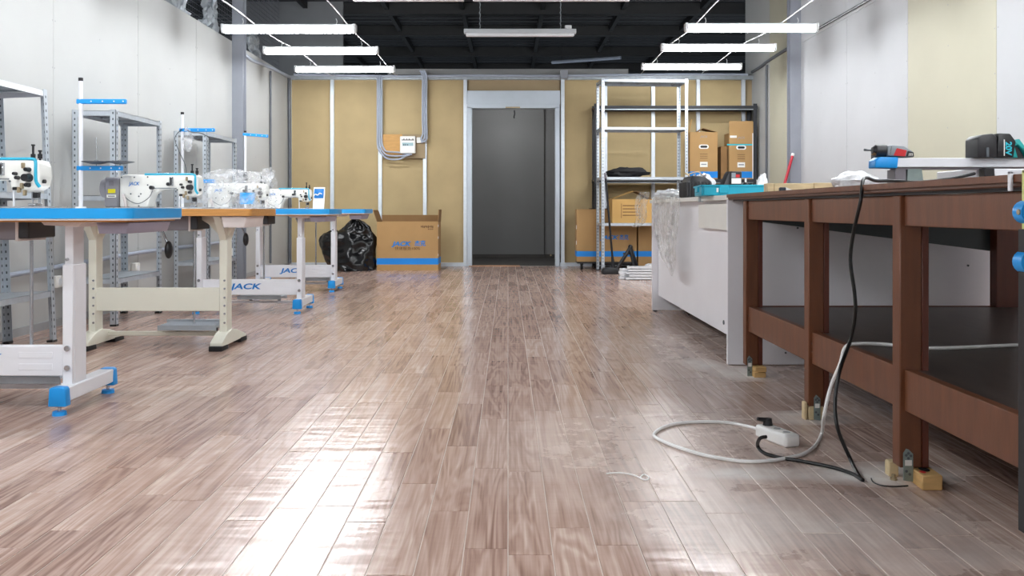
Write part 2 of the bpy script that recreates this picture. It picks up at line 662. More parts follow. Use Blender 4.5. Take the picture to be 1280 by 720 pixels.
# ---- back partition: studs in front of tan boards, with the doorway
def back_wall():
    s = F / YB
    X = lambda px: (px - CX) / s
    core = struct(B().box(XL, X(583), YB + 0.07, YB + 0.1, 0, WT).box(X(701), XR, YB + 0.07, YB + 0.1, 0, WT)
                  .box(X(583), X(701), YB + 0.07, YB + 0.1, 2.36, WT).build('wall_back', 'tan_dull'))
    st = [361.5, 415, 475, 531, 581.5]
    st2 = [703.5, 757, 816.6, 873, 929.5, 941.5]
    for (a, b2) in list(zip(st[:-1], st[1:])) + list(zip(st2[:-2], st2[1:-1])):
        B().box(X(a), X(b2), YB + 0.05, YB + 0.07, 0.02, WT - 0.02, bev=0.001).build(
            'panel', 'tan_board' if a < 700 else 'tan_board', core, smooth=False)
    B().box(X(585), X(700), YB + 0.05, YB + 0.07, 2.38, WT - 0.02, bev=0.001).build('panel', 'tan_dull', core, smooth=False)
    for px in st + st2[:-1]:
        w = 0.024
        sb = B().box(X(px) - w, X(px) + w, YB, YB + 0.004, 0.05, WT - 0.05)
        sb.box(X(px) - w, X(px) - w + .003, YB + .004, YB + 0.05, 0.05, WT - 0.05)
        sb.box(X(px) + w - .003, X(px) + w, YB + .004, YB + 0.05, 0.05, WT - 0.05)
        sb.build('stud', 'stud', core, smooth=False)
    # bottom and top tracks
    B().box(XL, X(584), YB - 0.004, YB + 0.05, 0, 0.05).build('track', 'stud', core, smooth=False)
    B().box(X(700), XR, YB - 0.004, YB + 0.05, 0, 0.05).build('track', 'stud', core, smooth=False)
    B().box(XL, XR, YB - 0.006, YB + 0.06, WT - 0.055, WT).build('track', 'galv_dull', core, smooth=False)
    # door frame
    d = struct(B().box(X(584), X(590), YB - 0.02, YB + 0.12, 0, 2.165, bev=.003)
               .box(X(694), X(699.5), YB - 0.02, YB + 0.12, 0, 2.165, bev=.003)
               .box(X(584), X(699.5), YB - 0.02, YB + 0.12, 2.145, 2.20, bev=.003).build('door_1', 'frame_paint'))
    B().box(X(583.5), X(700), YB - 0.012, YB + 0.05, 2.20, 2.385, bev=.002).build('lintel_panel', 'frame_paint', d)
    B().box(X(632), X(650), YB - 0.028, YB - 0.018, 2.145, 2.165, bev=.002).build('latch_plate', 'brass', d)
    B().tube([(X(643), YB + .1, 2.13), (X(643.4), YB + .1, 2.08), (X(642.6), YB + .1, 2.04), (X(643), YB + .1, 2.02)], 0.010, n=6).build(
        'door_closer_hook', 'black_plastic', d)
    B().box(X(586), X(650), YB - 0.03, YB + 0.12, 0, 0.010, bev=.003).build('threshold', 'orange_tape', d)
    # corridor behind the doorway
    c = struct(B().box(-1.6, 1.6, 14.0, 14.05, 0, 2.7).build('wall_corridor', 'corridor'))
    B().box(X(687.5), X(687.5) + .012, 13.97, 14.0, 0, 2.7).build('corner_strip', 'corridor_floor', c)
    B().box(-1.6, 1.6, 13.985, 14.0, 0, 0.06).build('skirting', 'corridor_floor', c)
    B().box(-1.6, 1.6, 12.07, 14.05, 2.62, 2.7).build('corridor_ceiling', 'corridor', c)
    B().box(-1.65, -1.6, 12.07, 14.05, 0, 2.7).build('corridor_side', 'corridor', c)
    B().box(1.6, 1.65, 12.07, 14.05, 0, 2.7).build('corridor_side', 'corridor', c)
    B().cyl(W(688.5, 319, 13.96), W(688.5, 319, 13.9), 0.014, n=10).build('door_stop', 'brass', c)
    fl = struct(B().box(-1.65, 1.65, YB + 0.1, 14.05, -0.05, 0).build('floor_corridor', 'corridor_floor'))
    return core


wall_back = back_wall()

# ---- columns
for i, (x0, x1, y0, y1) in enumerate(((XL, XL + 0.12, 9.50, 9.62), (XR - 0.12, XR, 10.0, 10.13))):
    c0, c1 = (x0 + x1) / 2 - .005, (x0 + x1) / 2 + .005
    struct(B().prism([(x0, y0), (x1, y0), (x1, y0 + .012), (c1, y0 + .012), (c1, y1 - .012), (x1, y1 - .012), (x1, y1), (x0, y1), (x0, y1 - .012),
                      (c0, y1 - .012), (c0, y0 + .012), (x0, y0 + .012)], 'z', 0, ROOF).build('trim_%d' % (i + 1), 'column_grey', smooth=False))


# ---- dark roof over the whole hall
def roof():
    b = B()
    pts = []
    y = YF
    while y < 20.6:
        pts += [(y, ROOF + .05), (y + .10, ROOF + .05), (y + .13, ROOF), (y + .23, ROOF)]
        y += 0.26
    prof = pts + [(pts[-1][0], ROOF + .09), (pts[0][0], ROOF + .09)]
    b.prism(prof, 'x', -8.5, 8.5)
    r = struct(b.build('ceiling', 'dark_roof', smooth=False))
    for yy in (4.2, 5.9, 7.6, 9.3, 11.0, 12.75, 14.3, 16.2, 18.0):
        B().box(-8.5, 8.5, yy - .06, yy + .06, ROOF - .16, ROOF + .02).build('purlin', 'dark_beam', r, smooth=False)
    for xx in (-2.9, -1.75, -.66, .50, 1.66, 2.8):
        B().box(xx - .03, xx + .03, 11.1, 20.5, ROOF - .10, ROOF - .0).build('rail', 'dark_beam', r, smooth=False)
    struct(B().box(-8.5, 8.5, 20.5, 20.6, 0, ROOF + .1).build('wall_hall_end', 'dark_roof'))
    struct(B().box(-8.6, -8.5, YF, 20.6, 0, ROOF + .1).build('wall_hall_left', 'dark_roof'))
    struct(B().box(8.5, 8.6, 12.3, 20.6, 0, ROOF + .1).build('wall_hall_right', 'dark_roof'))
    p = struct(B().box(-3.75, -2.36, 12.6, 12.66, 0, ROOF, bev=.003).build('wall_hall_panel', 'grey_panel'))
    return r


roof()


# ---- dark netting and foil above the left partition
def netting():
    b = B()
    X = -3.12
    y = 5.5
    while y < 12.0:
        b.box(X - .002, X + .002, y - .002, y + .002, 2.5, ROOF)
        y += 0.055
    z = 2.5
    while z < ROOF:
        b.box(X - .002, X + .002, 5.5, 12.0, z - .002, z + .002)
        z += 0.055
    o = stuff(b.build('insulation_net', 'conduit_dark', smooth=False))
    tag(o, 'dark square-mesh netting hung above the pale partition on the sewing side', 'net')
    for k, (px, py, h, lab) in enumerate(((222, 8, .5, 'largest crumpled foil piece on top of the pale partition before the netting'),
                                          (262, 18, .42, 'smaller crumpled foil piece on top of the pale partition short of its grey column'),
                                          (317, 52, .36, 'crumpled foil piece on top of the pale partition just past its grey column'))):
        p = WX(px, py, -3.04)
        rnd = random.Random(k)

        def fn(u, v):
            q = Vector((u * 3 + k * 7, v * 4, k))
            return (p.x + .05 * noise.noise(q * 1.7), p.y + (u - .5) * .55 * (1 - .3 * v) + .1 * noise.noise(q * 2.1),
                    WT + (h * v + .05 * noise.noise(q * 2.9) if v > 0 else 0))
        f = B().grid(fn, 14, 12).build('insulation_foil', 'galv_dull', smooth=False)
        tag(f, lab, 'foil')


netting()


# ================================================================== LIGHTS
def lamp(cx, y, z, lit, label, group, wires=True, length=1.2, ztop=None):
    r = thing('fluorescent_lamp', label, 'lamp', (cx, y, z), 0, group)
    hl = length / 2
    B().box(-hl, hl, -.035, .035, .012, .045, bev=.006).build('housing', 'lamp_white', r)
    prof = [(-.04, .012), (-.036, -.012), (-.02, -.028), (.02, -.028), (.036, -.012), (.04, .012)]
    B().prism(prof, 'x', -hl + .02, hl - .02).build('diffuser', 'lit' if lit else 'off_diffuser', r)
    for sx in (-1, 1):
        B().prism([(u * 1.06, v * 1.06) for u, v in prof] + [(.042, .046), (-.042, .046)], 'x', sx * hl - sx * .022, sx * (hl + .002)).build(
            'end_cap', 'lamp_white', r)
        if wires:
            x = sx * (hl - .18)
            B().tube([(x, 0, .045), (x + .01, 0, .045 + (ztop - .045) * .5), (x, 0, ztop)], .004, n=6, sub=3).build('hanger', 'wire_white', r)
    return r


LY = [7.9, 9.25, 10.6]
Lz = {7.9: 2.385, 9.25: 2.435, 10.6: 2.455}
ORD = ['first', 'second', 'third', 'fourth', 'fifth', 'sixth', 'seventh', 'eighth', 'ninth', 'tenth']
for k, y in enumerate([10.6, 9.25, 7.9, 6.5, 5.15, 3.8, 2.45, 1.1, -0.25, -1.6]):
    z = Lz.get(y, 2.40)
    lamp(-1.965, y, z, True, 'glowing tube lamp above the sewing tables, %s from the tan partition' % ORD[k], 'lamps above the sewing tables', ztop=.10)
    lamp(2.21, y + (.1 if y == 7.9 else 0), z + .03, True, 'glowing tube lamp above the desk and bench, %s from the tan partition' % ORD[k],
         'lamps above the desk and bench', ztop=.10)
lamp(0.0, 13.0, 2.56, True, 'added unseen tube lamp brightening the corridor beyond the doorway', None, wires=False, length=.6)  # extra lamp added out of view so the corridor is not black


def off_lamp(px0, px1, py, Y, label):
    a, c = W(px0, py, Y), W(px1, py, Y)
    r = thing('fluorescent_lamp', label, 'lamp', ((a.x + c.x) / 2, Y, a.z), 0, None)
    hl = (c.x - a.x) / 2
    B().box(-hl, hl, -.04, .04, .0, .045, bev=.004).build('housing', 'off_diffuser', r)
    B().box(-hl + .02, hl - .02, -.03, .03, -.03, .0, bev=.008).build('diffuser', 'lamp_white', r)
    for fx in (-.72, .72):
        zt = ROOF - .16 - a.z
        b = B()
        n = 16
        for k in range(n):
            z0 = .045 + (zt - .045) * k / n
            z1 = .045 + (zt - .045) * (k + 1.1) / n
            b.tube([(fx * hl - .006 * (k % 2), 0, z0), (fx * hl + .006, .004, (z0 + z1) / 2), (fx * hl, 0, min(z1, zt))], .004, n=5, sub=2)
        b.build('hanging_chain', 'galv_dull', r)
    B().box(hl * .80, hl * .92, -.03, .03, .045, .085, bev=.004).build('driver_box', 'lamp_white', r)
    return r


off_lamp(580, 720, 42, 9.3, 'unlit white tube lamp hung by two chains facing the doorway')
off_lamp(588, 790, -3, 7.6, 'unlit white tube lamp with driver box on the ceiling line nearer the bench')
off_lamp(438, 583, -3, 7.6, 'unlit white tube lamp on the ceiling line nearer the sewing tables')
# a loose tube lying on the hall beams
p0, p1 = W(690, 78, 16.0), W(776, 72, 15.4)
r = thing('slung_lamp_tube', 'grey unlit tube slung under the dark roof beyond the partition', 'lamp tube', p0)
B().cyl((0, 0, 0), p1 - p0, .03, n=10).build('tube', 'conduit', r)
for k in (.15, .85):
    q = (p1 - p0) * k
    B().cyl(q, (q.x, q.y, ROOF - p0.z), .004, n=6).build('hanger', 'dark_beam', r)


def wire(name, pts, r, m, label, cat, group=None, sub=6, n=6):
    o = B().tube(pts, r, n=n, sub=sub).build(name, m)
    return tag(o, label, cat, group)


for X, z, lab in ((-2.35, 2.49, 'thin white suspension wire along the wall side of the sewing lamp row'),
                  (-1.50, 2.50, 'thin white suspension wire along the doorway side of the sewing lamp row'),
                  (1.80, 2.55, 'thin white suspension wire along the doorway side of the desk lamp row'),
                  (2.62, 2.56, 'thin white suspension wire along the wall side of the desk lamp row')):
    pts = []
    y = -2.5
    k = 0
    while y < 11.9:
        pts.append((X, y, z + .012 * (k % 2) + (.05 if y > 9 else 0)))
        y += 0.675
        k += 1
    pts.append((X, YB, 2.60))
    wire('suspension_wire', pts, .0055, 'wire_white', lab, 'wire', sub=3)


# ---- conduits
def conduit(pts, r, m, label, cat='conduit', group=None):
    return wire('conduit', pts, r, m, label, cat, group, sub=5, n=8)


conduit([(XR - .02, -2.5, 2.68), (XR - .02, 4, 2.68), (XR - .02, 9.42, 2.70)], .014, 'black_cable',
        'black cable fixed along the tall white wall above the bench', 'cable')
conduit([(XR - .022, 10.16, 2.68), (XR - .022, 11.2, 2.66), (XR - .022, 11.5, 2.64), (XR - .03, 11.9, 2.63)], .02, 'conduit_dark',
        'dark conduit along the tall white wall past its grey column')
conduit([(XR - .02, 11.25, 2.62), (XR - .02, 11.28, 2.4), (XR - .02, 11.28, 1.2), (XR - .02, 11.28, .1)], .014, 'conduit_dark',
        'thin dark conduit running down the tall wall beside the dark shelving')
conduit([(XL + .02, 9.66, 2.55), (XL + .02, 10.1, 2.50), (XL + .02, 10.6, 2.52), (XL + .02, 11.1, 2.545), (XL + .03, 11.9, 2.56)], .02, 'conduit',
        'sagging grey conduit on the pale partition beyond its grey column')
conduit([(XL + .018, 10.98, 2.5), (XL + .018, 10.98, 1.0), (XL + .018, 10.98, 0.1)], .013, 'conduit_dark',
        'thin dark conduit running down the pale partition near the corner')
conduit([(XL + .02, 11.9, 2.55), (XL + .03, 11.9, 1.5), (XL + .03, 11.9, 0.05)], .022, 'conduit_dark',
        'dark conduit standing in the corner behind the farthest sewing table')
conduit([(-2.9, 11.92, 2.60), (-1.5, 11.91, 2.575), (-.5, 11.92, 2.585), (.7, 11.91, 2.58), (2.0, 11.92, 2.60), (3.25, 11.92, 2.60)], .016, 'conduit',
        'long grey conduit along the top of the tan partition')
s = F / 11.92
cb1 = thing('conduit_bundle', 'three grey conduits bundled down the stud and curving under the electric meter', 'conduit', W(475, 196, 11.9))
cb2 = thing('conduit_bundle', 'three grey conduits dropping down the stud to the small white switch box', 'conduit', W(530, 175, 11.9))


def strand(root, pts, r):
    B().tube([Vector(p) - root.location for p in pts], r, n=8, sub=5).build('conduit', 'conduit', root)


for k, (dx, rr) in enumerate(((-3.2, .012), (-.6, .012), (2.2, .012))):
    px = 475 + dx
    e = 2 + dx * .5
    strand(cb1, [W(px, 94, 11.9), W(px, 120, 11.9), W(px, 160, 11.9), W(px + .2, 182 - e, 11.9), W(px + 3.5, 190 - e, 11.88),
             W(484, 196 - 1.6 * dx - 3, 11.87), W(498, 197 - 1.6 * dx - 3, 11.87), W(506 + 3 * k, 196 - e, 11.86), W(509 + 3 * k, 193, 11.86)], rr)
for k, dx in enumerate((-2.4, .2, 2.6)):
    px = 530.5 + dx
    strand(cb2, [W(px - 3, 88, 11.9), W(px, 96, 11.9), W(px, 120, 11.9), W(px, 150, 11.9), W(px + .5, 166, 11.9), W(px - 1.5 + .6 * k, 172 + 1.5 * k, 11.88), W(526.5, 175 + 1.6 * k, 11.87)],
            .012)

# ---- meter board
m_ = thing('meter_board', 'plywood board with white electric meter and display on the tan partition', 'electric meter', W(504, 198, 11.94))
s = F / 11.94


def mb(px0, px1, py0, py1, y0, y1, name, m, parent, bev=.004):
    a = W(px0, py1, 11.94) - m_.location
    c = W(px1, py0, 11.94) - m_.location
    return B().box(a.x, c.x, y0, y1, a.z, c.z, bev=bev).build(name, m, parent)


mb(477, 503, 168, 194, -.018, 0, 'board', 'plywood', m_)
mb(503, 531.5, 168, 198, -.012, 0, 'board', 'tan_dull', m_)
mtr = mb(501, 520, 171, 192, -.10, -.018, 'meter_case', 'paper', m_, .008)
a = W(504.5, 175.5, 11.94) - m_.location
mb(503.3, 518.5, 175.2, 176.2, -.1025, -.099, 'seam', 'dark_print', mtr, 0)
mb(504, 517.6, 179, 183, -.1025, -.099, 'display', 'lcd', mtr, 0)
for q in (505.3, 507.5, 510):
    mb(q, q + 1.3, 181, 182.4, -.104, -.102, 'digit', 'dark_print', mtr, 0)
for q in (506, 509.5, 512.5, 517):
    mb(q - .5, q + .5, 174, 175.2, -.1025, -.099, 'terminal', 'dark_print', mtr, 0)
mb(521, 527.2, 172, 179, -.05, -.012, 'switch_box', 'paper', m_, .006)
o = B().box(-.05, .05, -.03, .03, -.11, 0, bev=.004).build('junction_box', 'column_grey')
o.location = W(705, 88, 11.9)
tag(o, 'grey junction box at the top of the stud beside the doorway', 'junction box')


# ================================================================== BROWN BENCH
def bench():
    r = thing('workbench', 'brown stained wooden workbench with lower shelf on wood-block feet', 'workbench', (1.10, 2.47, 0))
    X = lambda x: x - 1.10
    Y = lambda y: y - 2.47
    x1 = 2.40
    # top with a pale chipped edge
    t = B().box(X(1.085), X(x1 + .03), Y(1.55), Y(4.34), .818, .845, bev=.003).build('top', 'bench_top', r)
    B().box(X(1.078), X(1.085), Y(1.55), Y(4.34), .829, .845).build('edge_strip', 'bench_brown', t)
    B().box(X(1.10), X(x1), Y(1.60), Y(4.30), .8105, .818).build('under_board', 'dark_shelf', t)
    # front legs
    for k, (y, w, zb) in enumerate(((2.47, .062, .045), (3.22, .056, .05), (4.07, .058, .0))):
        lg = B().box(X(1.10), X(1.10 + w), Y(y), Y(y + .05), zb if k < 2 else .05, .810, bev=.003).build('leg', 'bench_brown', r)
        B().box(X(1.10 + w), X(1.10 + w + .020), Y(y), Y(y + .06), zb if k < 2 else .05, .810, bev=.002).build('leg_batten', 'bench_red', lg)
        bolts = [(.03, .77), (.02, .255), (.045, .25), (.02, .225), (.045, .22)] if k == 0 else [(.015, .79), (.015, .755), (.015, .28), (.015, .25), (.035, .22), (.035, .25)]
        for (bx, bz) in bolts:
            B().cyl((X(1.10 + bx), Y(y) - .002, bz), (X(1.10 + bx), Y(y) + .004, bz), .0055, n=8).build('bolt', 'steel', lg)
    # rear legs
    for y in (2.47, 4.07):
        B().box(X(x1 - .14), X(x1), Y(y), Y(y + .06), 0, .810, bev=.003).build('leg', 'bench_red', r)
    B().box(X(1.10), X(1.165), Y(1.62), Y(1.68), 0, .810, bev=.003).build('leg', 'bench_brown', r)
    # aprons and rails along the front, one board per bay
    for (a, c) in ((1.68, 2.47), (2.52, 3.22), (3.27, 4.07)):
        B().box(X(1.112), X(1.14), Y(a), Y(c), .724, .810, bev=.002).build('apron', 'bench_brown', r)
        B().box(X(1.112), X(1.14), Y(a), Y(c), .206, .322, bev=.002).build('rail', 'bench_brown', r)
    B().box(X(x1 - .03), X(x1), Y(1.68), Y(4.07), .206, .322, bev=.002).build('rail', 'bench_red', r)
    B().box(X(1.14), X(x1), Y(4.085), Y(4.11), .206, .322, bev=.002).build('rail', 'bench_red', r)
    # far end: dark grey sheet under the top, its lower edge slanting
    B().prism([(X(1.17), .715), (X(2.27), .575), (X(2.27), .810), (X(1.17), .810)], 'y', Y(4.125), Y(4.145)).build('dark_end_sheet', 'dark_grey', r)
    # lower shelf
    B().box(X(1.14), X(x1 - .03), Y(1.66), Y(4.085), .300, .318, bev=.002).build('lower_shelf', 'bench_dark', r)
    return r


bench()


def zinc_plate(px0, px1, py0, py1, Y, label):
    a, c = W(px0, py1, Y), W(px1, py0, Y)
    r = thing('foot_plate', label, 'metal plate', ((a.x + c.x) / 2, Y, a.z))
    w, h = (c.x - a.x) / 2, c.z - a.z
    poly = [(-w, 0), (w, -.004), (w, h - .012), (w - .012, h), (-w + .008, h + .002), (-w, h - .01)]
    p = B().prism(poly, 'y', -.0045, -.0015).build('plate', 'plate_zinc', r)
    b = B()
    for (u, v) in ((0, .88), (-.45, .82), (.5, .80), (0, .72), (.3, .2), (-.4, .3)):
        b.cyl((u * w, -.006, v * h), (u * w, -.004, v * h), .004, n=7)
    stuff(b.build('rivets', 'hole', r))
    B().box(-w * .7, w * .7, -.0055, -.0045, h * .48, h * .66).build('sticker', 'paper', r)
    return r


zinc_plate(1128.5, 1140.5, 561.5, 600, 2.468, 'galvanised angle plate with a white sticker on the foot of the nearest bench leg')
zinc_plate(1017, 1025, 494, 524, 3.218, 'galvanised angle plate on the foot of the middle bench leg')
zinc_plate(934, 940, 445, 470, 4.068, 'galvanised angle plate on the foot of the bench leg next to the white desk')


def block(name, label, loc, dims, m, rotz=0, extra=None, bev=.003):
    o = B().box(-dims[0] / 2, dims[0] / 2, -dims[1] / 2, dims[1] / 2, 0, dims[2], bev=bev).build(name, m)
    o.location = loc
    o.rotation_euler = (0, 0, rotz)
    tag(o, label, 'wood block')
    return o


blk = block('wood_block', 'short paint-stained timber block lying against the nearest bench leg', (1.166, 2.475, 0), (.056, .13, .042), 'wood_raw', -.05)
B().ball((0.0, -.01, .0425), .014, (1, 1.6, .15), 10, 6).build('paint_stain', 'black_rubber', blk)
B().ball((-.014, -.035, .0425), .009, (1, 1.3, .15), 10, 6).build('paint_stain', 'tool_red', blk)
B().ball((0.005, .04, .0425), .015, (1, 1.3, .12), 10, 6).build('paint_stain', 'orange_tape', blk)
block('wood_shim', 'thin pale wooden shim standing behind the nearest bench leg plate', (1.112, 2.55, 0), (.028, .03, .044), 'wood_pale')
block('wood_shim', 'two-finger pale wood shim under the middle bench leg', (1.128, 3.245, 0), (.056, .05, .0495), 'wood_pale')
block('wood_shim', 'upright pale wood splinter before the middle bench leg', (1.09, 3.235, 0), (.012, .03, .065), 'wood_pale')
b1 = block('wood_block', 'lower of two small timber offcuts under the bench leg next to the white desk', (1.155, 4.06, 0), (.055, .06, .024), 'wood_raw')
b2 = block('wood_block', 'upper of two small timber offcuts under the bench leg next to the white desk', (1.157, 4.058, .0245), (.052, .06, .025), 'wood_raw', .05)


# ================================================================== WHITE DESK
def desk():
    r = thing('white_desk', 'long white laminate desk with raised front panel behind the workbench', 'desk', (1.10, 4.36, 0))
    X = lambda x: x - 1.10
    Y = lambda y: y - 4.36
    B().box(X(1.085), X(2.45), Y(4.345), Y(6.74), .818, .843, bev=.002).build('top', 'laminate_warm', r)
    B().box(X(1.085), X(2.43), Y(4.347), Y(4.37), 0.004, .818, bev=.0015).build('end_panel', 'laminate_white', r)
    B().box(X(1.10), X(2.30), Y(6.71), Y(6.735), 0.004, .818, bev=.0015).build('end_panel', 'laminate_white', r)
    fp = B().box(X(1.145), X(1.165), Y(4.375), Y(6.705), .115, .818, bev=.0015).build('front_panel', 'laminate_white', r)
    B().box(X(1.115), X(1.145), Y(4.38), Y(5.15), .665, .80, bev=.0015).build('drawer_front', 'laminate_warm', r)
    B().box(X(2.24), X(2.26), Y(4.37), Y(6.71), .02, .818, bev=.0015).build('back_panel', 'laminate_white', r)
    for (px, py) in ((905, 403), ):
        p = WX(px, py, 1.145)
        B().cyl((X(p.x) - .004, Y(p.y), p.z), (X(p.x), Y(p.y), p.z), .012, n=10).build('cam_hole', 'hole', r)
    for (px, py) in ((997, 285), (1210, 332), (982, 441)):
        p = W(px, py, 4.345)
        B().cyl((X(p.x), Y(4.342), p.z), (X(p.x), Y(4.346), p.z), .005, n=8).build('cam_hole', 'hole', r)
    B().box(X(1.08), X(1.10), Y(4.95), Y(5.0), .812, .842, bev=.002).build('corner_bracket', 'galv_dull', r)
    for y in (4.40, 6.66):
        B().box(X(1.10), X(1.13), Y(y), Y(y + .03), 0, .006).build('glide', 'black_rubber', r)
    return r


desk()
DT = .8435          # desk top
BT = .8455          # bench top


# ---- plastic film draped over the desk's far corner
def film_sheet(rows, X, name, label, depth, seed, m='film_grey', shift=None):
    def fn(u, v):
        k = v * (len(rows) - 1)
        i = min(int(k), len(rows) - 2)
        f = k - i
        xl = rows[i][1] * (1 - f) + rows[i + 1][1] * f
        xr = rows[i][2] * (1 - f) + rows[i + 1][2] * f
        py = rows[i][0] * (1 - f) + rows[i + 1][0] * f
        XX = X - depth * (0.5 + 0.5 * math.sin(u * 11 + v * 4 + seed)) - .02 * noise.noise(Vector((u * 5, v * 6, seed)))
        return WX(xl + (xr - xl) * u, py, XX)
    o = B().grid(fn, 22, 26).build(name, m)
    return tag(o, label, 'plastic film')


film_sheet([(246, 815, 850), (262, 816, 850), (290, 818, 847), (310, 823, 845), (322, 826, 845), (330, 832, 845), (345, 839, 841)], 1.075,
           'plastic_film', 'clear plastic film hanging in a long point down the white desk front', .025, 1)
film_sheet([(240, 800, 812), (247, 795, 811), (258, 793, 808), (270, 795, 809), (278, 794, 807), (284, 790, 799)], 1.0,
           'plastic_film', 'short twisted strip of clear film hanging off the far corner of the white desk', .03, 4)


def crumple(name, label, c, size, m, seed, amp=.25, cat='plastic bag', nu=22, nv=14, flat=True):
    """a lumpy closed bag standing on its base point c"""
    def fn(u, v):
        th, ph = u * 2 * PI, (v - .5) * PI * .98
        d = Vector((math.cos(th) * math.cos(ph), math.sin(th) * math.cos(ph), math.sin(ph)))
        q = d * 2.0 + Vector((seed * 3.1, seed, 0))
        rr = 1 + amp * noise.noise(q) + amp * .8 * (noise.ridged_multi_fractal(q * 1.4, 1, 2, 3, 1, 2) - 1.0) * .4
        z = d.z * rr * .5 + .5
        return (c[0] + d.x * rr * size[0] / 2, c[1] + d.y * rr * size[1] / 2, c[2] + max(0, z) * size[2])
    o = B().grid(fn, nu, nv, closed_u=True).build(name, m, angle=60)
    return tag(o, label, cat)


crumple('plastic_film', 'crumpled clump of clear film bunched on top of the white desk corner', (1.16, 6.35, DT), (.16, .5, .07), 'bag_white', 3, .5,
        cat='plastic film')
crumple('plastic_bag', 'white crumpled bag on the desk in front of the handled carton', (1.33, 6.0, DT), (.16, .2, .16), 'bag_white', 5, .45)
crumple('plastic_bag', 'flat white crumpled bag on the desk at the end of the teal tray', (1.68, 5.9, DT), (.26, .25, .08), 'bag_white', 6, .4)
crumple('paper_bag', 'small peaked white paper bag standing on the desk end', (1.595, 5.52, DT), (.08, .06, .14), 'bag_white', 8, .5)
crumple('plastic_bag', 'puffy clear plastic bag on the workbench beside the pale boards', (1.48, 3.75, BT), (.18, .2, .085), 'bag_white', 9, .35)
crumple('plastic_bag', 'low clear plastic bag behind the metal support on the workbench', (1.80, 3.52, BT), (.16, .14, .05), 'bag_white', 10, .35)


# ---- teal tool-case tray
def tray():
    r = thing('case_tray', 'teal plastic tool-case tray with cut-outs on the desk and bench top', 'tool case', (1.33, 4.95, BT + .0005), math.radians(-6))
    w, d, h = .235, .17, .055
    b = B()
    b.box(-w, w, -d, d, 0, .008, bev=.002)
    for sx in (-1, 1):
        b.box(sx * w - .010, sx * w + .010, -d, d, 0, h, bev=.004)
    for sy in (-1, 1):
        b.box(-w, w, sy * d - .010, sy * d + .010, 0, h, bev=.004)
    b.build('shell', 'teal', r)
    for (x0, x1, y0, y1, hh) in ((-.10, -.08, -.16, .16, .045), (.06, .08, -.16, .05, .05), (-.08, .06, .02, .04, .04), (.08, .22, -.02, 0, .045)):
        B().box(x0, x1, y0, y1, .008, hh, bev=.003).build('divider', 'teal', r)
    for sx in (-.13, .13):
        B().box(sx - .025, sx + .025, -d - .018, -d - .008, .012, .05, bev=.003).build('latch', 'teal', r)
    B().box(-w - .02, -w - .008, -.06, .06, .02, .05, bev=.003).build('latch', 'teal', r)
    B().box(-.07, .05, -.15, 0, .03, .034).build('leaflet', 'paper', r)
    B().box(-.168, -.158, -d - .0112, -d - .0098, .018, .04).box(-.152, -.136, -d - .0112, -d - .0098, .018, .028).build('white_mark', 'paper', r)
    rim = B()
    rim.box(-w - .016, w + .016, -d - .016, -d - .004, h - .008, h + .002, bev=.002).box(-w - .016, w + .016, d + .004, d + .016, h - .008, h + .002, bev=.002)
    rim.box(-w - .016, -w - .004, -d - .016, d + .016, h - .008, h + .002, bev=.002).box(w + .004, w + .016, -d - .016, d + .016, h - .008, h + .002, bev=.002)
    rim.build('rim', 'teal', r)
    return r


t_ = tray()
t_.location = (1.285, 4.80, DT + .0005)


# ---- black ribbed organiser on the desk
def organiser():
    r = thing('ribbed_bag', 'black ribbed tool bag with loose straps on the desk beside the teal tray', 'tool bag', (1.205, 5.65, DT))
    b = B()
    b.prism([(-.07, 0), (.08, 0), (.075, .10), (.03, .135), (-.05, .14), (-.075, .08)], 'y', -.13, .13, bev=.008)
    b.build('body', 'black_plastic', r)
    for k in range(9):
        y = -.12 + k * .03
        B().box(-.082, -.068, y - .006, y + .006, .005, .10, bev=.002).build('rib', 'tool_dark', r)
    for k in range(7):
        x = -.065 + k * .021
        B().box(x - .004, x + .004, -.137, -.128, .004, .10, bev=.001).build('rib', 'tool_dark', r)
    for k, x in enumerate((-.03, .005, .04)):
        B().tube([(x, -.08, .13), (x + .02, -.02, .15), (x + .03, .05, .145), (x, .11, .13)], .006, n=6).build('strap', 'tool_grey' if k == 1 else 'tool_dark', r)
    B().tube([(-.05, -.05, .14), (-.07, -.02, .16), (-.04, .05, .155), (.02, .03, .17), (.06, .08, .15)], .004, n=6).build('strap', 'wood_pale', r)
    return r


organiser()


# ---- grinder / black power tool on the desk
def black_tool():
    r = thing('power_tool', 'dark power tool with red and grey label on the desk behind the teal tray', 'power tool', (1.44, 5.75, DT), math.radians(12))
    b = B()
    b.prism([(-.13, .0), (-.06, .0), (-.03, .035), (.05, .04), (.06, .0), (.11, .0), (.115, .06), (.08, .09), (.03, .16), (-.01, .17), (-.05, .09), (-.12, .04)],
            'y', -.035, .035, bev=.008)
    b.build('body', 'tool_dark', r)
    B().box(-.01, .075, -.045, .03, .085, .175, bev=.006).build('battery', 'tool_dark', r)
    B().box(0.0, .066, -.0475, -.0445, .095, .13).build('label_plate', 'paper', r)
    B().box(.03, .056, -.0475, -.0445, .135, .155).build('label_plate', 'tool_red', r)
    B().box(0.0, .028, -.0475, -.0445, .135, .165).build('label_plate', 'tool_grey', r)
    B().prism([(-.09 + .075 * math.cos(a * PI / 12), .005 + .055 * math.sin(a * PI / 12)) for a in range(13)], 'y', -.07, -.052, bev=.002).build(
        'guard', 'shelf_board', r)
    return r


black_tool()


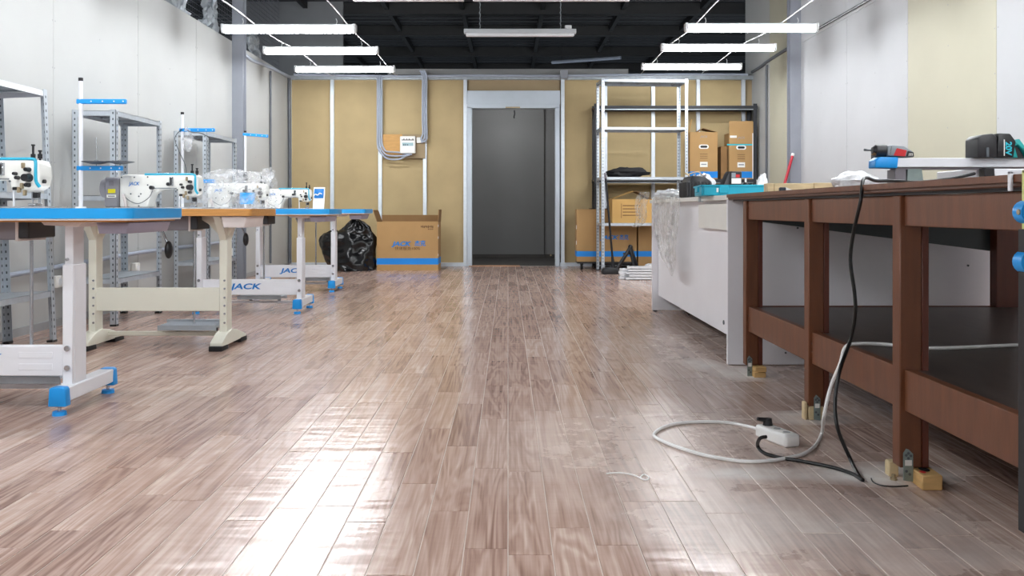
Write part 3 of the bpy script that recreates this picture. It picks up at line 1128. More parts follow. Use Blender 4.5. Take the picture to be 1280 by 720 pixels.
def bottle(c, label):
    r = thing('spray_bottle', label, 'bottle', c)
    b = B()
    b.cyl((0, 0, 0), (0, 0, .085), .02, n=14).cyl((0, 0, .085), (0, 0, .10), .02, .008, n=14)
    b.build('body', 'black_plastic', r)
    B().cyl((0, 0, .10), (0, 0, .125), .006, n=8).build('nozzle', 'paper', r)
    return r


bottle((1.512, 5.60, DT), 'small black bottle with white nozzle standing on the desk before the taped carton')


# ---- boards and odds on the bench
def plank(px0, px1, z1, Y, label, m='wood_pale'):
    a, c = W(px0, 240, Y), W(px1, 240, Y)
    o = B().box(0, c.x - a.x, -.03, .03, 0, z1, bev=.002).build('timber_offcut', m)
    o.location = (a.x, Y, BT)
    return tag(o, label, 'board')


plank(957, 965, .045, 4.05, 'short pale board offcut on the bench touching the teal tray')
plank(965.5, 1014, .045, 4.05, 'pale timber board on the bench below the red pole')
plank(1015, 1049, .047, 4.05, 'pale timber board on the bench next to the puffy plastic bag', 'wood_pale')
o = thing('utility_knife', 'navy and white cutter lying on the bench before the pale boards', 'cutter', W(984, 236, 3.85) * 1)
o.location.z = BT
B().box(-.035, -.005, -.01, .01, 0, .022, bev=.004).build('grip', 'navy', o)
B().prism([(-.012, .006), (.035, 0), (.035, .004), (-.008, .022)], 'y', -.009, .009).build('blade_case', 'paper', o)


# red pole leaning on the grey column
p0, p1 = W(940, 352, 10.0), W(990.5, 195, 9.97)
p0 = Vector((p0.x, 9.75, .012))
r = thing('red_pole', 'red painted pole leaning against the grey column behind the bench', 'pole', p0)
d = p1 - p0
B().cyl((0, 0, 0), d, .016, n=12).build('shaft', 'red_paint', r)
B().cyl(d, d * 1.02, .018, n=12).build('tip', 'paper', r)
B().cyl(d * -.006, d * .01, .018, n=12).build('tip', 'black_rubber', r)


# ---- table leg frame lying on the bench (white beam with blue cap), tools on it
def leg_frame():
    y = 3.2
    a = W(1116, 204, y)
    r = thing('table_leg_frame', 'white steel table foot with blue end cap lying across the workbench', 'table leg', (a.x, y, BT))
    z0 = W(1116, 209.5, y).z - BT
    z1 = W(1116, 198, y).z - BT
    bm_ = B().box(0, .62, -.028, .028, z0, z1, bev=.002).build('foot_beam', 'table_white', r)
    B().box(0, .62, -.02, .02, z0 - .008, z0).build('channel_lip', 'control_grey', bm_)
    B().prism([(-.078, z0 - .002), (.004, z0 - .004), (.008, z1 + .003), (-.058, z1 + .004), (-.076, z1 - .008)], 'y', -.031, .031, bev=.004).build('end_cap', 'blue_cap', r)
    # column of the frame pointing away from the beam, resting on the bench
    B().box(.0, .04, -.02, .05, 0, z0 - .006, bev=.002).build('support_bracket', 'control_grey', r)
    B().prism([(.04, 0), (.105, 0), (.095, z0 - .006), (.045, z0 - .006)], 'y', -.022, .05).build('support_bracket', 'plate_zinc', r)
    B().prism([(-.04, 0), (.09, 0), (.085, .012), (.0, .018), (-.04, .006)], 'y', -.05, .02, bev=.002).build('bracket_foot', 'black_plastic', r)
    B().box(.32, .44, .03, .33, 0.012, z0 - .002, bev=.003).build('column', 'table_white', r)
    return r


leg_frame()
y = 3.17
a = W(1222, 216, y)
r = thing('cord_end_box', 'white plastic channel with black cord block on the bench under the battery tool', 'cable box', (a.x, y - .06, BT))
B().box(-.018, .018, -.02, .02, .036, .072, bev=.003).build('cord_block', 'black_plastic', r)
B().box(.018, .145, -.018, .018, .038, .068, bev=.002).build('channel', 'table_white', r)
B().box(-.01, .14, -.015, .015, 0, .038, bev=.001).build('base_strip', 'control_grey', r)


def drill():
    y = 3.2
    zt = W(1110, 197.5, y).z
    a = W(1080, 187, y)
    r = thing('cordless_drill', 'grey and red cordless drill with black chuck lying on the white steel foot', 'drill', (W(1112, 197, y).x, y, zt))
    z = .032
    px = lambda q: (q - 1112) / F * y
    B().cyl((px(1080), 0, z - .002), (px(1086), 0, z - .004), .0045, .003, n=8).cyl((px(1086), 0, z - .004), (px(1092), 0, z - .004), .003, n=8).build('bit', 'hole', r)
    c = B().cyl((px(1090), 0, z - .005), (px(1094), 0, z - .005), .012, .019, n=16).cyl((px(1094), 0, z - .005), (px(1107), 0, z - .006), .021, .022, n=16)
    c.build('chuck', 'tool_dark', r)
    B().cyl((px(1090.5), 0, z - .011), (px(1094), 0, z - .011), .011, .015, n=16).build('chuck_nose', 'carton_dark', r)
    B().prism([(px(1106), .006), (px(1128), .002), (px(1139), .001), (px(1138), .022), (px(1126), .042), (px(1112), .046), (px(1106), .044)], 'y', -.026, .026, bev=.006).build(
        'housing', 'tool_grey', r)
    B().prism([(px(1113), .008), (px(1127), .004), (px(1129), .026), (px(1117), .034)], 'y', -.0285, -.0255).build('side_label', 'tool_red', r)
    B().prism([(px(1128.5), .004), (px(1138), .003), (px(1137.5), .019), (px(1130.5), .024)], 'y', -.0285, -.0255).build('side_label', 'tool_dark', r)
    text('model_mark', 'm', .02, (px(1133.5), -.029, .012), FACE, r, 'paper', shear=.2)
    for k in range(5):
        B().box(px(1108.5) + k * .001, px(1109) + k * .001 + .001, -.0275, -.025, .012 + k * .006, .015 + k * .006).build('vent', 'tool_dark', r)
    B().prism([(px(1117), .030), (px(1134), .026), (px(1134), .002), (px(1117), .004)], 'y', .02, .12, bev=.006).build('handle', 'tool_dark', r)
    B().box(px(1112), px(1140), .12, .17, .0, .05, bev=.006).build('battery', 'tool_dark', r)
    return r


drill()


def battery_tool():
    y = 3.18
    zt = W(1230, 198.2, y).z + .0012
    r = thing('battery_tool', 'black and teal cordless tool with large 20V battery on the white steel foot', 'power tool', (W(1230, 198, y).x, y, zt))
    px = lambda q: (q - 1230) / F * y
    pz = lambda q: (198.2 - q) / F * y
    B().prism([(px(1214), 0), (px(1238), 0), (px(1238), pz(173)), (px(1233), pz(168.5)), (px(1219), pz(170)), (px(1214), pz(175))], 'y', -.045, .045, bev=.005).build(
        'battery', 'tool_dark', r)
    for q in (1225.5,):
        B().box(px(q) - .005, px(q) + .005, -.049, -.044, 0.002, pz(186), bev=.001).build('battery_rib', 'hole', r)
    B().prism([(px(1238), 0), (px(1259), 0), (px(1262), pz(178)), (px(1255), pz(168.5)), (px(1240), pz(168))], 'y', -.042, .042, bev=.005).build('battery_mount', 'black_plastic', r)
    text('voltage_mark', '20V', .030, (px(1252), -.0428, pz(187)), (PI / 2, PI / 2, 0), r, 'cyan_print', bold=.0008)
    B().box(px(1246.5), px(1247.6), -.0432, -.0416, pz(196), pz(176)).build('stripe', 'paper', r)
    h = B()
    h.prism([(px(1260), pz(176)), (px(1268), pz(175)), (px(1279), pz(190)), (px(1284), 0), (px(1278), 0), (px(1272), pz(188)), (px(1266), pz(182)), (px(1262), pz(184)), (px(1266), 0), (px(1259), 0)],
            'y', -.032, .032, bev=.002)
    h.build('handle', 'teal_tool', r)
    B().prism([(px(1264), pz(183)), (px(1270), pz(186)), (px(1276), 0), (px(1264), 0)], 'y', -.02, .02).build('grip', 'tool_dark', r)
    B().prism([(px(1278), pz(186)), (px(1300), pz(184)), (px(1300), 0), (px(1281), 0)], 'y', -.035, .035, bev=.004).build('body', 'tool_dark', r)
    return r


battery_tool()


# ---- yellow level hooked on the bench front edge
def level():
    Y = 1.058 * F / (1281 - CX)
    r = thing('spirit_level', 'long pale yellow spirit level with blue vial caps hooked on the workbench edge', 'spirit level', (1.060, Y, .11))
    B().box(-.002, .014, -.012, .012, 0.0, .742, bev=.002).build('body', 'level_yellow', r)
    B().box(-.009, -.002, -.012, .012, 0.0, .62, bev=.001).build('edge_rail', 'black_plastic', r)
    for z in (.655, .553):
        B().cyl((.004, -.018, z), (.004, .014, z), .024, n=20).build('vial_cap', 'blue_cap', r)
    B().cyl((-.022, -.01, .655), (-.008, -.01, .655), .006, n=8).build('knob', 'brass', r)
    B().box(-.002, .07, -.008, .008, .736, .741).build('hook', 'steel', r)
    return r


level()
o = B().box(-.003, .003, -.006, .006, -.03, .012, bev=.001).box(-.003, .03, -.006, .006, .0075, .012).build('clamp_tab', 'table_white')
o.location = (1.074, 1.074 * F / (1263 - CX), BT - .006)
tag(o, 'small white clip hooked over the bench top edge', 'clip')


# ================================================================== CORDS
pts = [W(1218, 217, 3.09), W(1190, 223, 3.02), W(1150, 227.5, 2.95), W(1115, 226, 2.9), W(1095, 226, 2.82), Vector((1.10, 2.72, BT + .02)),
       WX(1076, 250, 1.065), WX(1067, 290, 1.06), WX(1063, 325, 1.055), WX(1068, 365, 1.06), WX(1069, 392, 1.06), WX(1063, 425, 1.06),
       W(1050, 462, 2.66), W(1044, 500, 2.63), W(1047, 535, 2.59), G(1062, 572, .03), G(1073, 594, .006), G(1078, 600, .006), G(1065, 592, .006),
       G(1040, 584, .006), G(1005, 577, .006), G(975, 572, .006), G(955, 566, .006), G(947, 557, .02), G(950, 548, .06), G(958, 546, .065)]
wire('power_cable', pts, .0056, 'black_cable', 'black power cord hanging over the bench edge down to the white socket strip', 'cord', n=8)
pts = [Vector((1.90, 2.90, .325)), G(1280, 431, .325), G(1200, 434.5, .325), G(1155, 435, .325), G(1100, 430, .328), Vector((1.13, 2.88, .330)),
       Vector((1.098, 2.87, .318)), WX(1050, 455, 1.075), WX(1038, 485, 1.055), W(1030, 520, 2.86), G(1027, 542, .01), G(1016, 560, .006), G(992, 571, .006),
       G(940, 577, .006), G(890, 571, .006), G(850, 560, .006), G(823, 549, .006), G(818, 542, .006), G(832, 533, .006), G(860, 528, .006), G(905, 528, .006),
       G(935, 533, .006), G(949, 537, .012)]
wire('white_extension_cord', pts, .0058, 'white_cable', 'white extension cord looping from the bench shelf across the floor', 'cord', n=8)


def power_strip():
    a, c = G(944, 545), G(984, 561)
    d = (c - a)
    r = thing('socket_strip', 'white three-way socket strip lying on the floor before the bench', 'socket strip', (a + c) / 2, math.atan2(d.y, d.x))
    L = .165
    B().box(-L / 2, L / 2, -.005, .055, 0, .042, bev=.010, seg=3).build('body', 'white_cable', r)
    for k in (-.05, 0, .05):
        B().cyl((k, .025, .0405), (k, .025, .043), .0205, n=20).build('socket_rim', 'paper', r)
        if k >= 0:
            B().cyl((k, .025, .042), (k, .025, .0436), .012, n=16).build('socket_well', 'skirt', r)
    return r


ps = power_strip()
r = thing('black_plug', 'black round plug pushed into the white socket strip', 'plug', ps.location + Vector((0, 0, .0)))
r.rotation_euler = ps.rotation_euler
B().cyl((-.05, .025, .0435), (-.05, .025, .066), .017, .013, n=14).build('plug_body', 'black_plastic', r)
B().cyl((-.05, .022, .060), (-.056, -.012, .066), .0085, .006, n=10).build('cord_guard', 'black_plastic', r)
o = B().cyl((0, 0, 0), (0, 0, .006), .010, n=6).cyl((0, 0, .006), (0, 0, .016), .006, n=8).build('brass_nut', 'brass')
o.location = G(1117, 600)
tag(o, 'small brass nut lying in the dust by the nearest bench leg', 'nut')
wire('loose_string', [G(758, 592, .002), G(775, 591, .002), G(792, 594, .002), G(806, 600, .002), G(811, 597, .002), G(805, 593, .002), G(800, 597, .002)], .0022, 'white_cable',
     'short white loop of string lying on the open floor', 'string')
wire('thin_black_wire', [G(1089, 598, .002), G(1092, 603, .002), G(1103, 607, .002), G(1120, 608, .002), G(1135, 607, .002)], .0018, 'black_cable',
     'thin dark wire curled in the dust by the nearest bench leg', 'wire')


# ================================================================== SEWING TABLES
def rounded_rect(x0, x1, y0, y1, r, n=4):
    out = []
    for (cx, cy, a0) in ((x1 - r, y0 + r, -90), (x1 - r, y1 - r, 0), (x0 + r, y1 - r, 90), (x0 + r, y0 + r, 180)):
        for k in range(n + 1):
            a = math.radians(a0 + 90 * k / n)
            out.append((cx + r * math.cos(a), cy + r * math.sin(a)))
    return out


TD = .52          # table depth
TZ = .774         # table top height


def under_table(r, cx, pedal=True):
    # control box, knee lifter, pedal rod and pedal: parts of every table
    cb = B().box(cx - .09, cx + .055, .10, .30, .655, .732, bev=.005).build('control_box', 'control_grey', r)
    B().box(cx + .055, cx + .095, .10, .30, .66, .732, bev=.004).build('control_panel', 'tool_dark', cb)
    B().box(cx + .045, cx + .056, .097, .303, .65, .735, bev=.002).build('cover_strip', 'bracket_pink', cb)
    kl = B().tube([(cx - .16, .2, .70), (cx - .13, .2, .63), (cx - .105, .19, .57), (cx - .10, .19, .50)], .007, n=8).build('knee_lifter', 'steel', r)
    B().ball((cx - .095, .18, .545), .05, (.42, .6, 1.0), 14, 10).build('knee_pad', 'black_plastic', kl)
    pr = B().cyl((cx + .02, .26, .66), (cx + .02, .26, .12), .007, n=8).build('pedal_rod', 'steel', r)
    b = B().box(cx - .16, cx + .16, .20, .36, .105, .114, bev=.002)
    for k in range(7):
        b.box(cx - .15, cx + .15, .205 + k * .022, .212 + k * .022, .114, .122)
    pd = b.build('pedal', 'galv', r)
    B().box(cx - .17, cx + .17, .345, .36, .085, .135, bev=.002).build('pedal_bar', 'galv', pd)
    B().box(cx - .165, cx + .165, .196, .203, .09, .118, bev=.001).build('pedal_edge', 'galv_dull', pd)
    B().box(cx - .12, cx - .10, .35, .37, .05, .11).build('pedal_mount', 'black_plastic', pd)
    B().box(cx + .10, cx + .12, .35, .37, .05, .11).build('pedal_mount', 'black_plastic', pd)


def blue_table(label, Xr, Yf, mark=True, legs=(-.30, -1.0), ped=-.53):
    r = thing('sewing_table', label, 'sewing table', (Xr, Yf, 0), 0, 'industrial sewing tables')
    B().prism(rounded_rect(-1.196, -.004, .004, TD - .004, .03), 'z', TZ - .044, TZ).build('tabletop', 'table_top', r)
    eb = B()
    out = rounded_rect(-1.2, 0, 0, TD, .034)
    inn = rounded_rect(-1.196, -.004, .004, TD - .004, .03)
    t = bmesh.new()
    n = len(out)
    lo = [[t.verts.new((p[0], p[1], z)) for p in q] for q in (out, inn) for z in (TZ - .037, TZ + .001)]
    for (i, j) in ((0, 1), (1, 3), (3, 2), (2, 0)):
        for k in range(n):
            t.faces.new((lo[i][k], lo[i][(k + 1) % n], lo[j][(k + 1) % n], lo[j][k]))
    bmesh.ops.recalc_face_normals(t, faces=t.faces)
    eb._add(t)
    eb.build('edge_band', 'blue_edge', r)
    B().box(-1.17, -.03, .025, TD - .025, TZ - .05, TZ - .044).build('underside_board', 'wood_edge', r)
    for lx in legs:
        lg = B().box(lx - .020, lx + .020, .125, .235, .10, .56, bev=.003).build('leg', 'table_white', r)
        B().box(lx - .016, lx + .016, .137, .223, .50, .735, bev=.002).build('inner_sleeve', 'table_white', lg)
        B().box(lx + .0195, lx + .0215, .14, .195, .11, .555).build('channel_face', 'table_white', lg)
        B().prism([(lx - .07, .728), (lx - .055, .712), (lx + .07, .705), (lx + .10, .728)], 'y', .06, TD - .06, bev=.001).build('top_bracket', 'bracket_pink', lg)
        B().box(lx - .03, lx + .03, .075, .455, .048, .103, bev=.004).build('foot', 'table_white', lg)
        for (y0, y1) in ((.045, .085), (.445, .485)):
            f = 1 if y0 < .2 else -1
            B().prism([(lx - .034, .034), (lx + .034, .034), (lx + .030, .100), (lx + .022, .106), (lx - .022, .106), (lx - .030, .100)], 'y', y0, y1, bev=.004).build(
                'end_cap', 'blue_cap', lg)
            B().cyl((lx, (y0 + y1) / 2, 0.0), (lx, (y0 + y1) / 2, .014), .026, .024, n=16).build('levelling_foot', 'blue_cap', lg)
            B().cyl((lx, (y0 + y1) / 2, .010), (lx, (y0 + y1) / 2, .04), .007, n=8).build('levelling_screw', 'steel', lg)
        for z in (.24, .165, .58):
            B().cyl((lx, .118, z), (lx, .126, z), .011 if z < .5 else .006, n=12).build('bolt', 'steel', lg)
    x0, x1 = min(legs), max(legs)
    cbm = B().box(x0 + .02, x1 - .02, .150, .185, .130, .246, bev=.003).build('crossbar', 'table_white', r)
    if mark:
        text('maker_name', 'JACK', .058, ((x0 + x1) / 2 - .035 + .0, .1490, .192), FACE, cbm, 'blue_text', shear=.2, bold=.0016, width=.24)
    for z in (.165, .21):
        B().box(x1 - .20, x1 - .07, .1485, .1505, z - .012, z + .012, bev=.0008).build('pressed_panel', 'table_white', cbm)
    B().box(x0 + .03, x1 - .03, .29, .31, .052, .072, bev=.002).build('lower_bar', 'table_white', r)
    under_table(r, ped)
    # tray drawer near the end
    B().prism([(-.155, .722), (-.03, .722), (-.045, .68), (-.145, .68)], 'y', .05, TD - .07, bev=.002).build('drawer', 'drawer_grey', r)
    return r


def cream_table(label, Xr, Yf):
    r = thing('sewing_table', label, 'sewing table', (Xr, Yf, 0), 0, 'industrial sewing tables')
    B().prism(rounded_rect(-1.2, 0, 0, TD, .02), 'z', TZ - .038, TZ).build('tabletop', 'wood_edge', r)
    B().prism(rounded_rect(-1.198, -.002, .002, TD - .002, .02), 'z', TZ, TZ + .0012).build('laminate', 'table_top', r)
    for lx in (-.20, -.93):
        lg = B().box(lx - .022, lx + .022, .15, .235, .07, .735, bev=.004).build('leg', 'table_cream', r)
        B().prism([(.03, .733), (.40, .733), (.36, .715), (.24, .60), (.15, .60), (.06, .71)], 'x', lx - .02, lx + .02, bev=.002).build('gusset', 'table_cream', lg)
        B().prism([(lx - .16, .733), (lx + .06, .733), (lx + .022, .62), (lx - .022, .62), (lx - .09, .69)], 'y', .17, .20, bev=.002).build('gusset', 'table_cream', lg)
        B().prism([(.03, .022), (.47, .022), (.468, .038), (.30, .085), (.20, .10), (.12, .085), (.03, .046)], 'x', lx - .034, lx + .034, bev=.004).build('foot', 'table_cream', lg)
        for (y0, y1) in ((.015, .13), (.36, .48)):
            B().prism([(y0, 0), (y1, 0), (y1 - .006, .024), (y0, .028)], 'x', lx - .036, lx + .036, bev=.003).build('rubber_pad', 'black_rubber', lg)
        for z in (.19, .235, .28, .33, .375, .14):
            B().cyl((lx + .008, .146, z), (lx + .008, .151, z), .006, n=8).build('bolt', 'steel', lg)
    B().box(-.93, -.21, .155, .19, .205, .333, bev=.002).build('crossbar', 'table_cream', r)
    B().box(-.91, -.22, .27, .295, .050, .075, bev=.003).build('lower_bar', 'table_cream', r)
    under_table(r, -.42)
    B().prism([(-.17, .734), (-.03, .734), (-.045, .672), (-.155, .672)], 'y', .02, .36, bev=.002).build('drawer', 'bracket_pink', r)
    return r


T = {}
T[1] = blue_table('blue-edged white sewing table beside the galvanised rack with the thick white top edge', -1.382, 3.235)
T[2] = cream_table('sewing table with wood-coloured edge and cream legs on black rubber pads', -1.386, 4.75)
T[3] = blue_table('blue-edged sewing table standing just behind the wood-edged one', -1.31, 6.45, legs=(-.25, -1.0), ped=-.57)
T[4] = blue_table('blue-edged sewing table standing by the black rubbish bag', -1.33, 8.17, legs=(-.32, -1.03), ped=-.53)


# ---- machine heads.  local x: 0 = needle end, negative towards the motor; z = 0 on the table
def machine(label, loc, motor=True, white_trim=False):
    r = thing('sewing_machine', label, 'sewing machine', loc, 0, 'industrial sewing machines')
    q = lambda px: (px - 252) / 220.0
    h = lambda py: (259 - py) / 220.0
    B().prism(rounded_rect(q(150), q(262), -.09, .09, .01), 'z', 0, .006).build('bed_plate', 'steel', r)
    prof = [(155, 257.5), (190, 257.5), (191.5, 250), (194, 243), (198, 238), (204, 235), (222, 235), (226, 236), (227, 242), (230, 244), (246, 244),
            (251, 240), (252.5, 232), (252, 223), (250, 218.5), (246, 217), (160, 217), (156, 218.5), (155, 222)]
    body = B().prism([(q(a), h(c)) for a, c in prof], 'y', -.048, .048, bev=.010, seg=3).build('body', 'machine_white', r)
    if not white_trim:
        B().tube([(q(186), -.044, h(216.8)), (q(230), -.044, h(216.8)), (q(245), -.044, h(216.9)), (q(248.3), -.046, h(219)), (q(248.8), -.049, h(228)), (q(249.2), -.049, h(236)), (q(252), -.046, h(241))],
                 .0065, n=8).build('blue_trim', 'machine_cyan', r)
    text('maker_name', 'JACK', .026, (q(173), -.0487, h(228.5)), FACE, r, 'blue_text', shear=.2, bold=.0006, width=.062)
    if motor:
        mo = B().box(q(137), q(155) - .001, -.06, .06, .006, h(220.5), bev=.008).build('motor_box', 'motor_grey', r)
        B().box(q(142), q(151), -.062, -.0595, h(240), h(235)).build('warning_label', 'yellow_label', mo)
        B().box(q(140.5), q(152), -.062, -.0595, h(245.5), h(242)).build('rating_label', 'paper', mo)
        B().box(q(142), q(150.5), -.0635, -.0618, h(244.3), h(243.3)).build('rating_print', 'dark_print', mo)
        B().box(q(143), q(149), -.062, -.0595, h(231), h(224.5)).build('warning_label', 'control_grey', mo)
        B().cyl((q(130.5), 0, h(234)), (q(137) + .001, 0, h(234)), .052, .058, n=26).build('handwheel', 'motor_grey', r)
        B().cyl((q(129.5), 0, h(234)), (q(131), 0, h(234)), .03, n=20).build('handwheel_cap', 'black_plastic', r)
    # reverse lever, screws, thread guides, tension discs
    B().cyl((q(196), -.045, h(233.3)), (q(196), -.075, h(233.3)), .011, n=14).build('stitch_lever', 'black_plastic', r)
    B().cyl((q(198), -.05, h(234)), (q(226), -.05, h(234)), .003, n=6).build('lever_rod', 'steel', r)
    for (a, c) in ((157.5, 220.5), (173.5, 220.5), (190, 220), (190, 230), (169, 241), (181.5, 241), (179, 244), (179, 256), (162, 256), (226.5, 236)):
        B().cyl((q(a), -.047, h(c)), (q(a), -.0515, h(c)), .0042, n=8).build('screw', 'hole', r)
    tp = B().box(q(217.5), q(222), -.062, -.046, h(231), h(220), bev=.002).build('tension_post', 'steel', r)
    B().cyl((q(216.5), -.05, h(229)), (q(216.5), -.07, h(229)), .010, n=12).build('tension_disc', 'black_plastic', tp)
    B().box(q(219), q(220.5), -.068, -.06, h(230), h(221), bev=.001).build('tension_spring', 'dark_print', tp)
    # cluster on the head
    for k, (a, c, rr, ln) in enumerate(((243, 233, .017, .036), (243.2, 226, .009, .03), (231.8, 229.5, .007, .02), (233.8, 233, .008, .02), (243, 239.3, .009, .026))):
        B().cyl((q(a), -.045, h(c)), (q(a), -.048 - ln, h(c)), rr, rr * .85, n=14).build('tension_knob', 'black_plastic', r)
    for (a, c) in ((238.5, 222.5), (237.5, 240), (235, 243.5), (240, 246)):
        B().box(q(a) - .005, q(a) + .005, -.062, -.045, h(c) - .011, h(c) + .011, bev=.002).build('thread_guide', 'brass', r)
    B().box(q(229.5), q(234), -.058, -.045, h(243.7), h(241), bev=.002).build('foot_lever', 'black_plastic', r)
    B().cyl((q(251.3), -.02, h(236)), (q(254), -.02, h(236)), .008, n=10).build('face_screw', 'black_plastic', r)
    # needle bar and presser feet
    nb = B().cyl((q(242), -.012, h(245)), (q(242), -.012, .03), .0055, n=8).build('needle_bar', 'steel', r)
    B().cyl((q(242), -.012, .03), (q(242), -.012, .006), .0018, n=6).build('needle', 'steel', nb)
    B().box(q(243.5), q(247.5), -.03, .0, h(250.5), h(245.5), bev=.003).build('presser_clamp', 'black_plastic', r)
    B().cyl((q(245.5), .008, h(245)), (q(245.5), .008, .02), .005, n=8).build('presser_bar', 'steel', r)
    B().box(q(239.5), q(247), -.03, .015, .007, .018, bev=.002).build('presser_foot', 'steel', r)
    B().cyl((q(227.6), -.03, h(236)), (q(227.6), -.03, .007), .004, n=8).build('guard_rod', 'table_white', r)
    # top knobs and bobbin winder
    for (a, c) in ((242, 205), (248, 210)):
        kb = B().cyl((q(a), -.01, h(217.5)), (q(a), -.01, h(c)), .0045, n=8).cyl((q(a), -.01, h(216)), (q(a), -.01, h(212)), .009, n=10).build('pressure_screw', 'black_plastic', r)
        B().cyl((q(a), -.01, h(c)), (q(a), -.01, h(c) + .006), .0075, n=10).build('screw_cap', 'black_plastic', kb)
    B().box(q(205), q(215), -.02, .02, h(217.3), h(214.8), bev=.002).build('bobbin_winder', 'steel', r)
    # hose at the column foot
    B().tube([(q(160), -.05, .075), (q(163), -.066, .05), (q(164), -.06, .02), (q(164), -.058, .008)], .009, n=8).build('air_hose', 'bracket_pink', r)
    B().tube([(q(161), -.052, h(243)), (q(168), -.062, h(249)), (q(180), -.065, h(253)), (q(192), -.06, h(246)), (q(196), -.05, h(237))], .0022, n=6).build('lead_wire', 'conduit_dark', r)
    return r


MZ = TZ + .0025
machine('white sewing machine with cyan trim on the table beside the white-topped rack', (-1.835, 3.235 + .26, MZ))
machine('white sewing machine with grey motor and yellow sticker on the wood-edged table', (-1.745, 4.75 + .25, MZ))
m3 = machine('white sewing machine wrapped in clear film with a blue panel', (-1.83, 6.45 + .25, MZ), motor=False, white_trim=True)
m4 = machine('small white sewing machine beside a blue-printed bag on the farthest table', (-1.88, 8.17 + .25, MZ), motor=False)
# blue panel of the wrapped machine
p = W(309, 248, 6.62)
B().box(-.055, .055, -.002, .002, -.043, .043, bev=.001, M=Matrix.Shear('XZ', 4, (-.12, 0))).build('blue_panel', 'blue_edge', m3).location = p - Vector(m3.location)
B().cyl((-.17, -.0, .215), (-.17, -.0, .265), .018, n=14).ball((-.17, 0, .265), .018).build('thread_cap', 'black_plastic', m3)


def film_over(label, x0, x1, Y, y0p, y1p, seed, depth=.16):
    a, c = W(x0, y0p, Y), W(x1, y1p, Y)

    def fn(u, v):
        th = (v - .5) * PI
        q = Vector((u * 6, v * 5, seed))
        hgt = (a.z - TZ) * (.80 + .16 * math.sin(u * PI * .9 + .4) + .07 * noise.noise(q * .6))
        yy = Y - depth / 2 + depth * v + .015 * noise.noise(q * .7 + Vector((3, 1, 2)))
        zz = TZ + .004 + hgt * max(0.0, math.cos(th)) ** .4
        return (a.x + (c.x - a.x) * u + .01 * noise.noise(q * 2), yy, zz)
    o = B().grid(fn, 40, 26).build('plastic_film', 'film')
    return tag(o, label, 'plastic film')


film_over('clear film thrown over the wrapped sewing machine behind the wood-edged table', 250, 343, 6.62, 211, 263, 2, .30)
crumple('plastic_bag', 'clear bag end sticking up from the wrapped sewing machine', (-1.80, 6.60, TZ + .205), (.10, .06, .10), 'film', 12, .5)
# bag with a blue print on table 4
pb = W(398, 261, 8.3)
r = thing('printed_bag', 'clear parts bag with a blue print leaning on the small sewing machine', 'parts bag', (pb.x, 8.30, TZ + .001))


def fnb(u, v):
    return ((u - .5) * .105 + .004 * noise.noise(Vector((u * 4, v * 5, 1))), .03 * math.sin(u * PI) * math.sin(v * PI) * -1 + .05 * v, v * .205)


B().grid(fnb, 12, 16, thick=.004).build('bag_body', 'paper', r)


def fnp(u, v):
    p = fnb(.08 + .84 * u, .5 + .44 * v)
    return (p[0], p[1] - .006, p[2])


B().grid(fnp, 10, 10, thick=.001).build('bag_print', 'blue_text', r)
B().tube([(-.04, -.03, .125), (-.02, -.032, .14), (0, -.034, .132), (.02, -.032, .148), (.04, -.028, .14)], .006, n=6).build('print_wave', 'paper', r)


# ---- thread stands
def thread_stand(label, X, Y, arms, pole=.70, plates=True, dirx=1):
    r = thing('thread_stand', label, 'thread stand', (X, Y, TZ + .001), 0, 'thread stands')
    B().cyl((0, 0, 0), (0, 0, .012), .03, .026, n=18).build('base', 'table_white', r)
    po = B().cyl((0, 0, .01), (0, 0, pole), .0115, n=14).build('pole', 'table_white', r)
    B().cyl((0, 0, pole), (0, 0, pole + .018), .0125, n=12).build('cap', 'black_plastic', po)
    for (z, L, tilt) in arms:
        ar = B().box(-.02, L, -.012, .012, -.013, .013, bev=.003, M=Matrix.Translation((0, 0, z)) @ Matrix.Rotation(tilt, 4, 'Y')).build('arm', 'blue_cap', r)
        for k in (.25, .5, .75, .95):
            B().cyl((L * k, -.0125, z - L * k * math.sin(tilt)), (L * k, -.0145, z - L * k * math.sin(tilt)), .004, n=8).build('screw', 'table_white', ar)
    if plates:
        z = arms[-1][0] + .018
        for k, x in enumerate((.085, .215)):
            pl = B().cyl((x, 0, z + .004), (x, 0, z + .016), .022, .075, n=22).cyl((x, 0, z + .016), (x, 0, z + .019), .075, n=22).build('spool_plate', 'conduit_dark', r)
            B().cyl((x, 0, z + .016), (x, 0, z + .026), .012, n=12).cyl((x, 0, z - .004), (x, 0, z + (.15 if k == 0 else .03)), .0025, n=6).build('spindle', 'steel', pl)
    return r


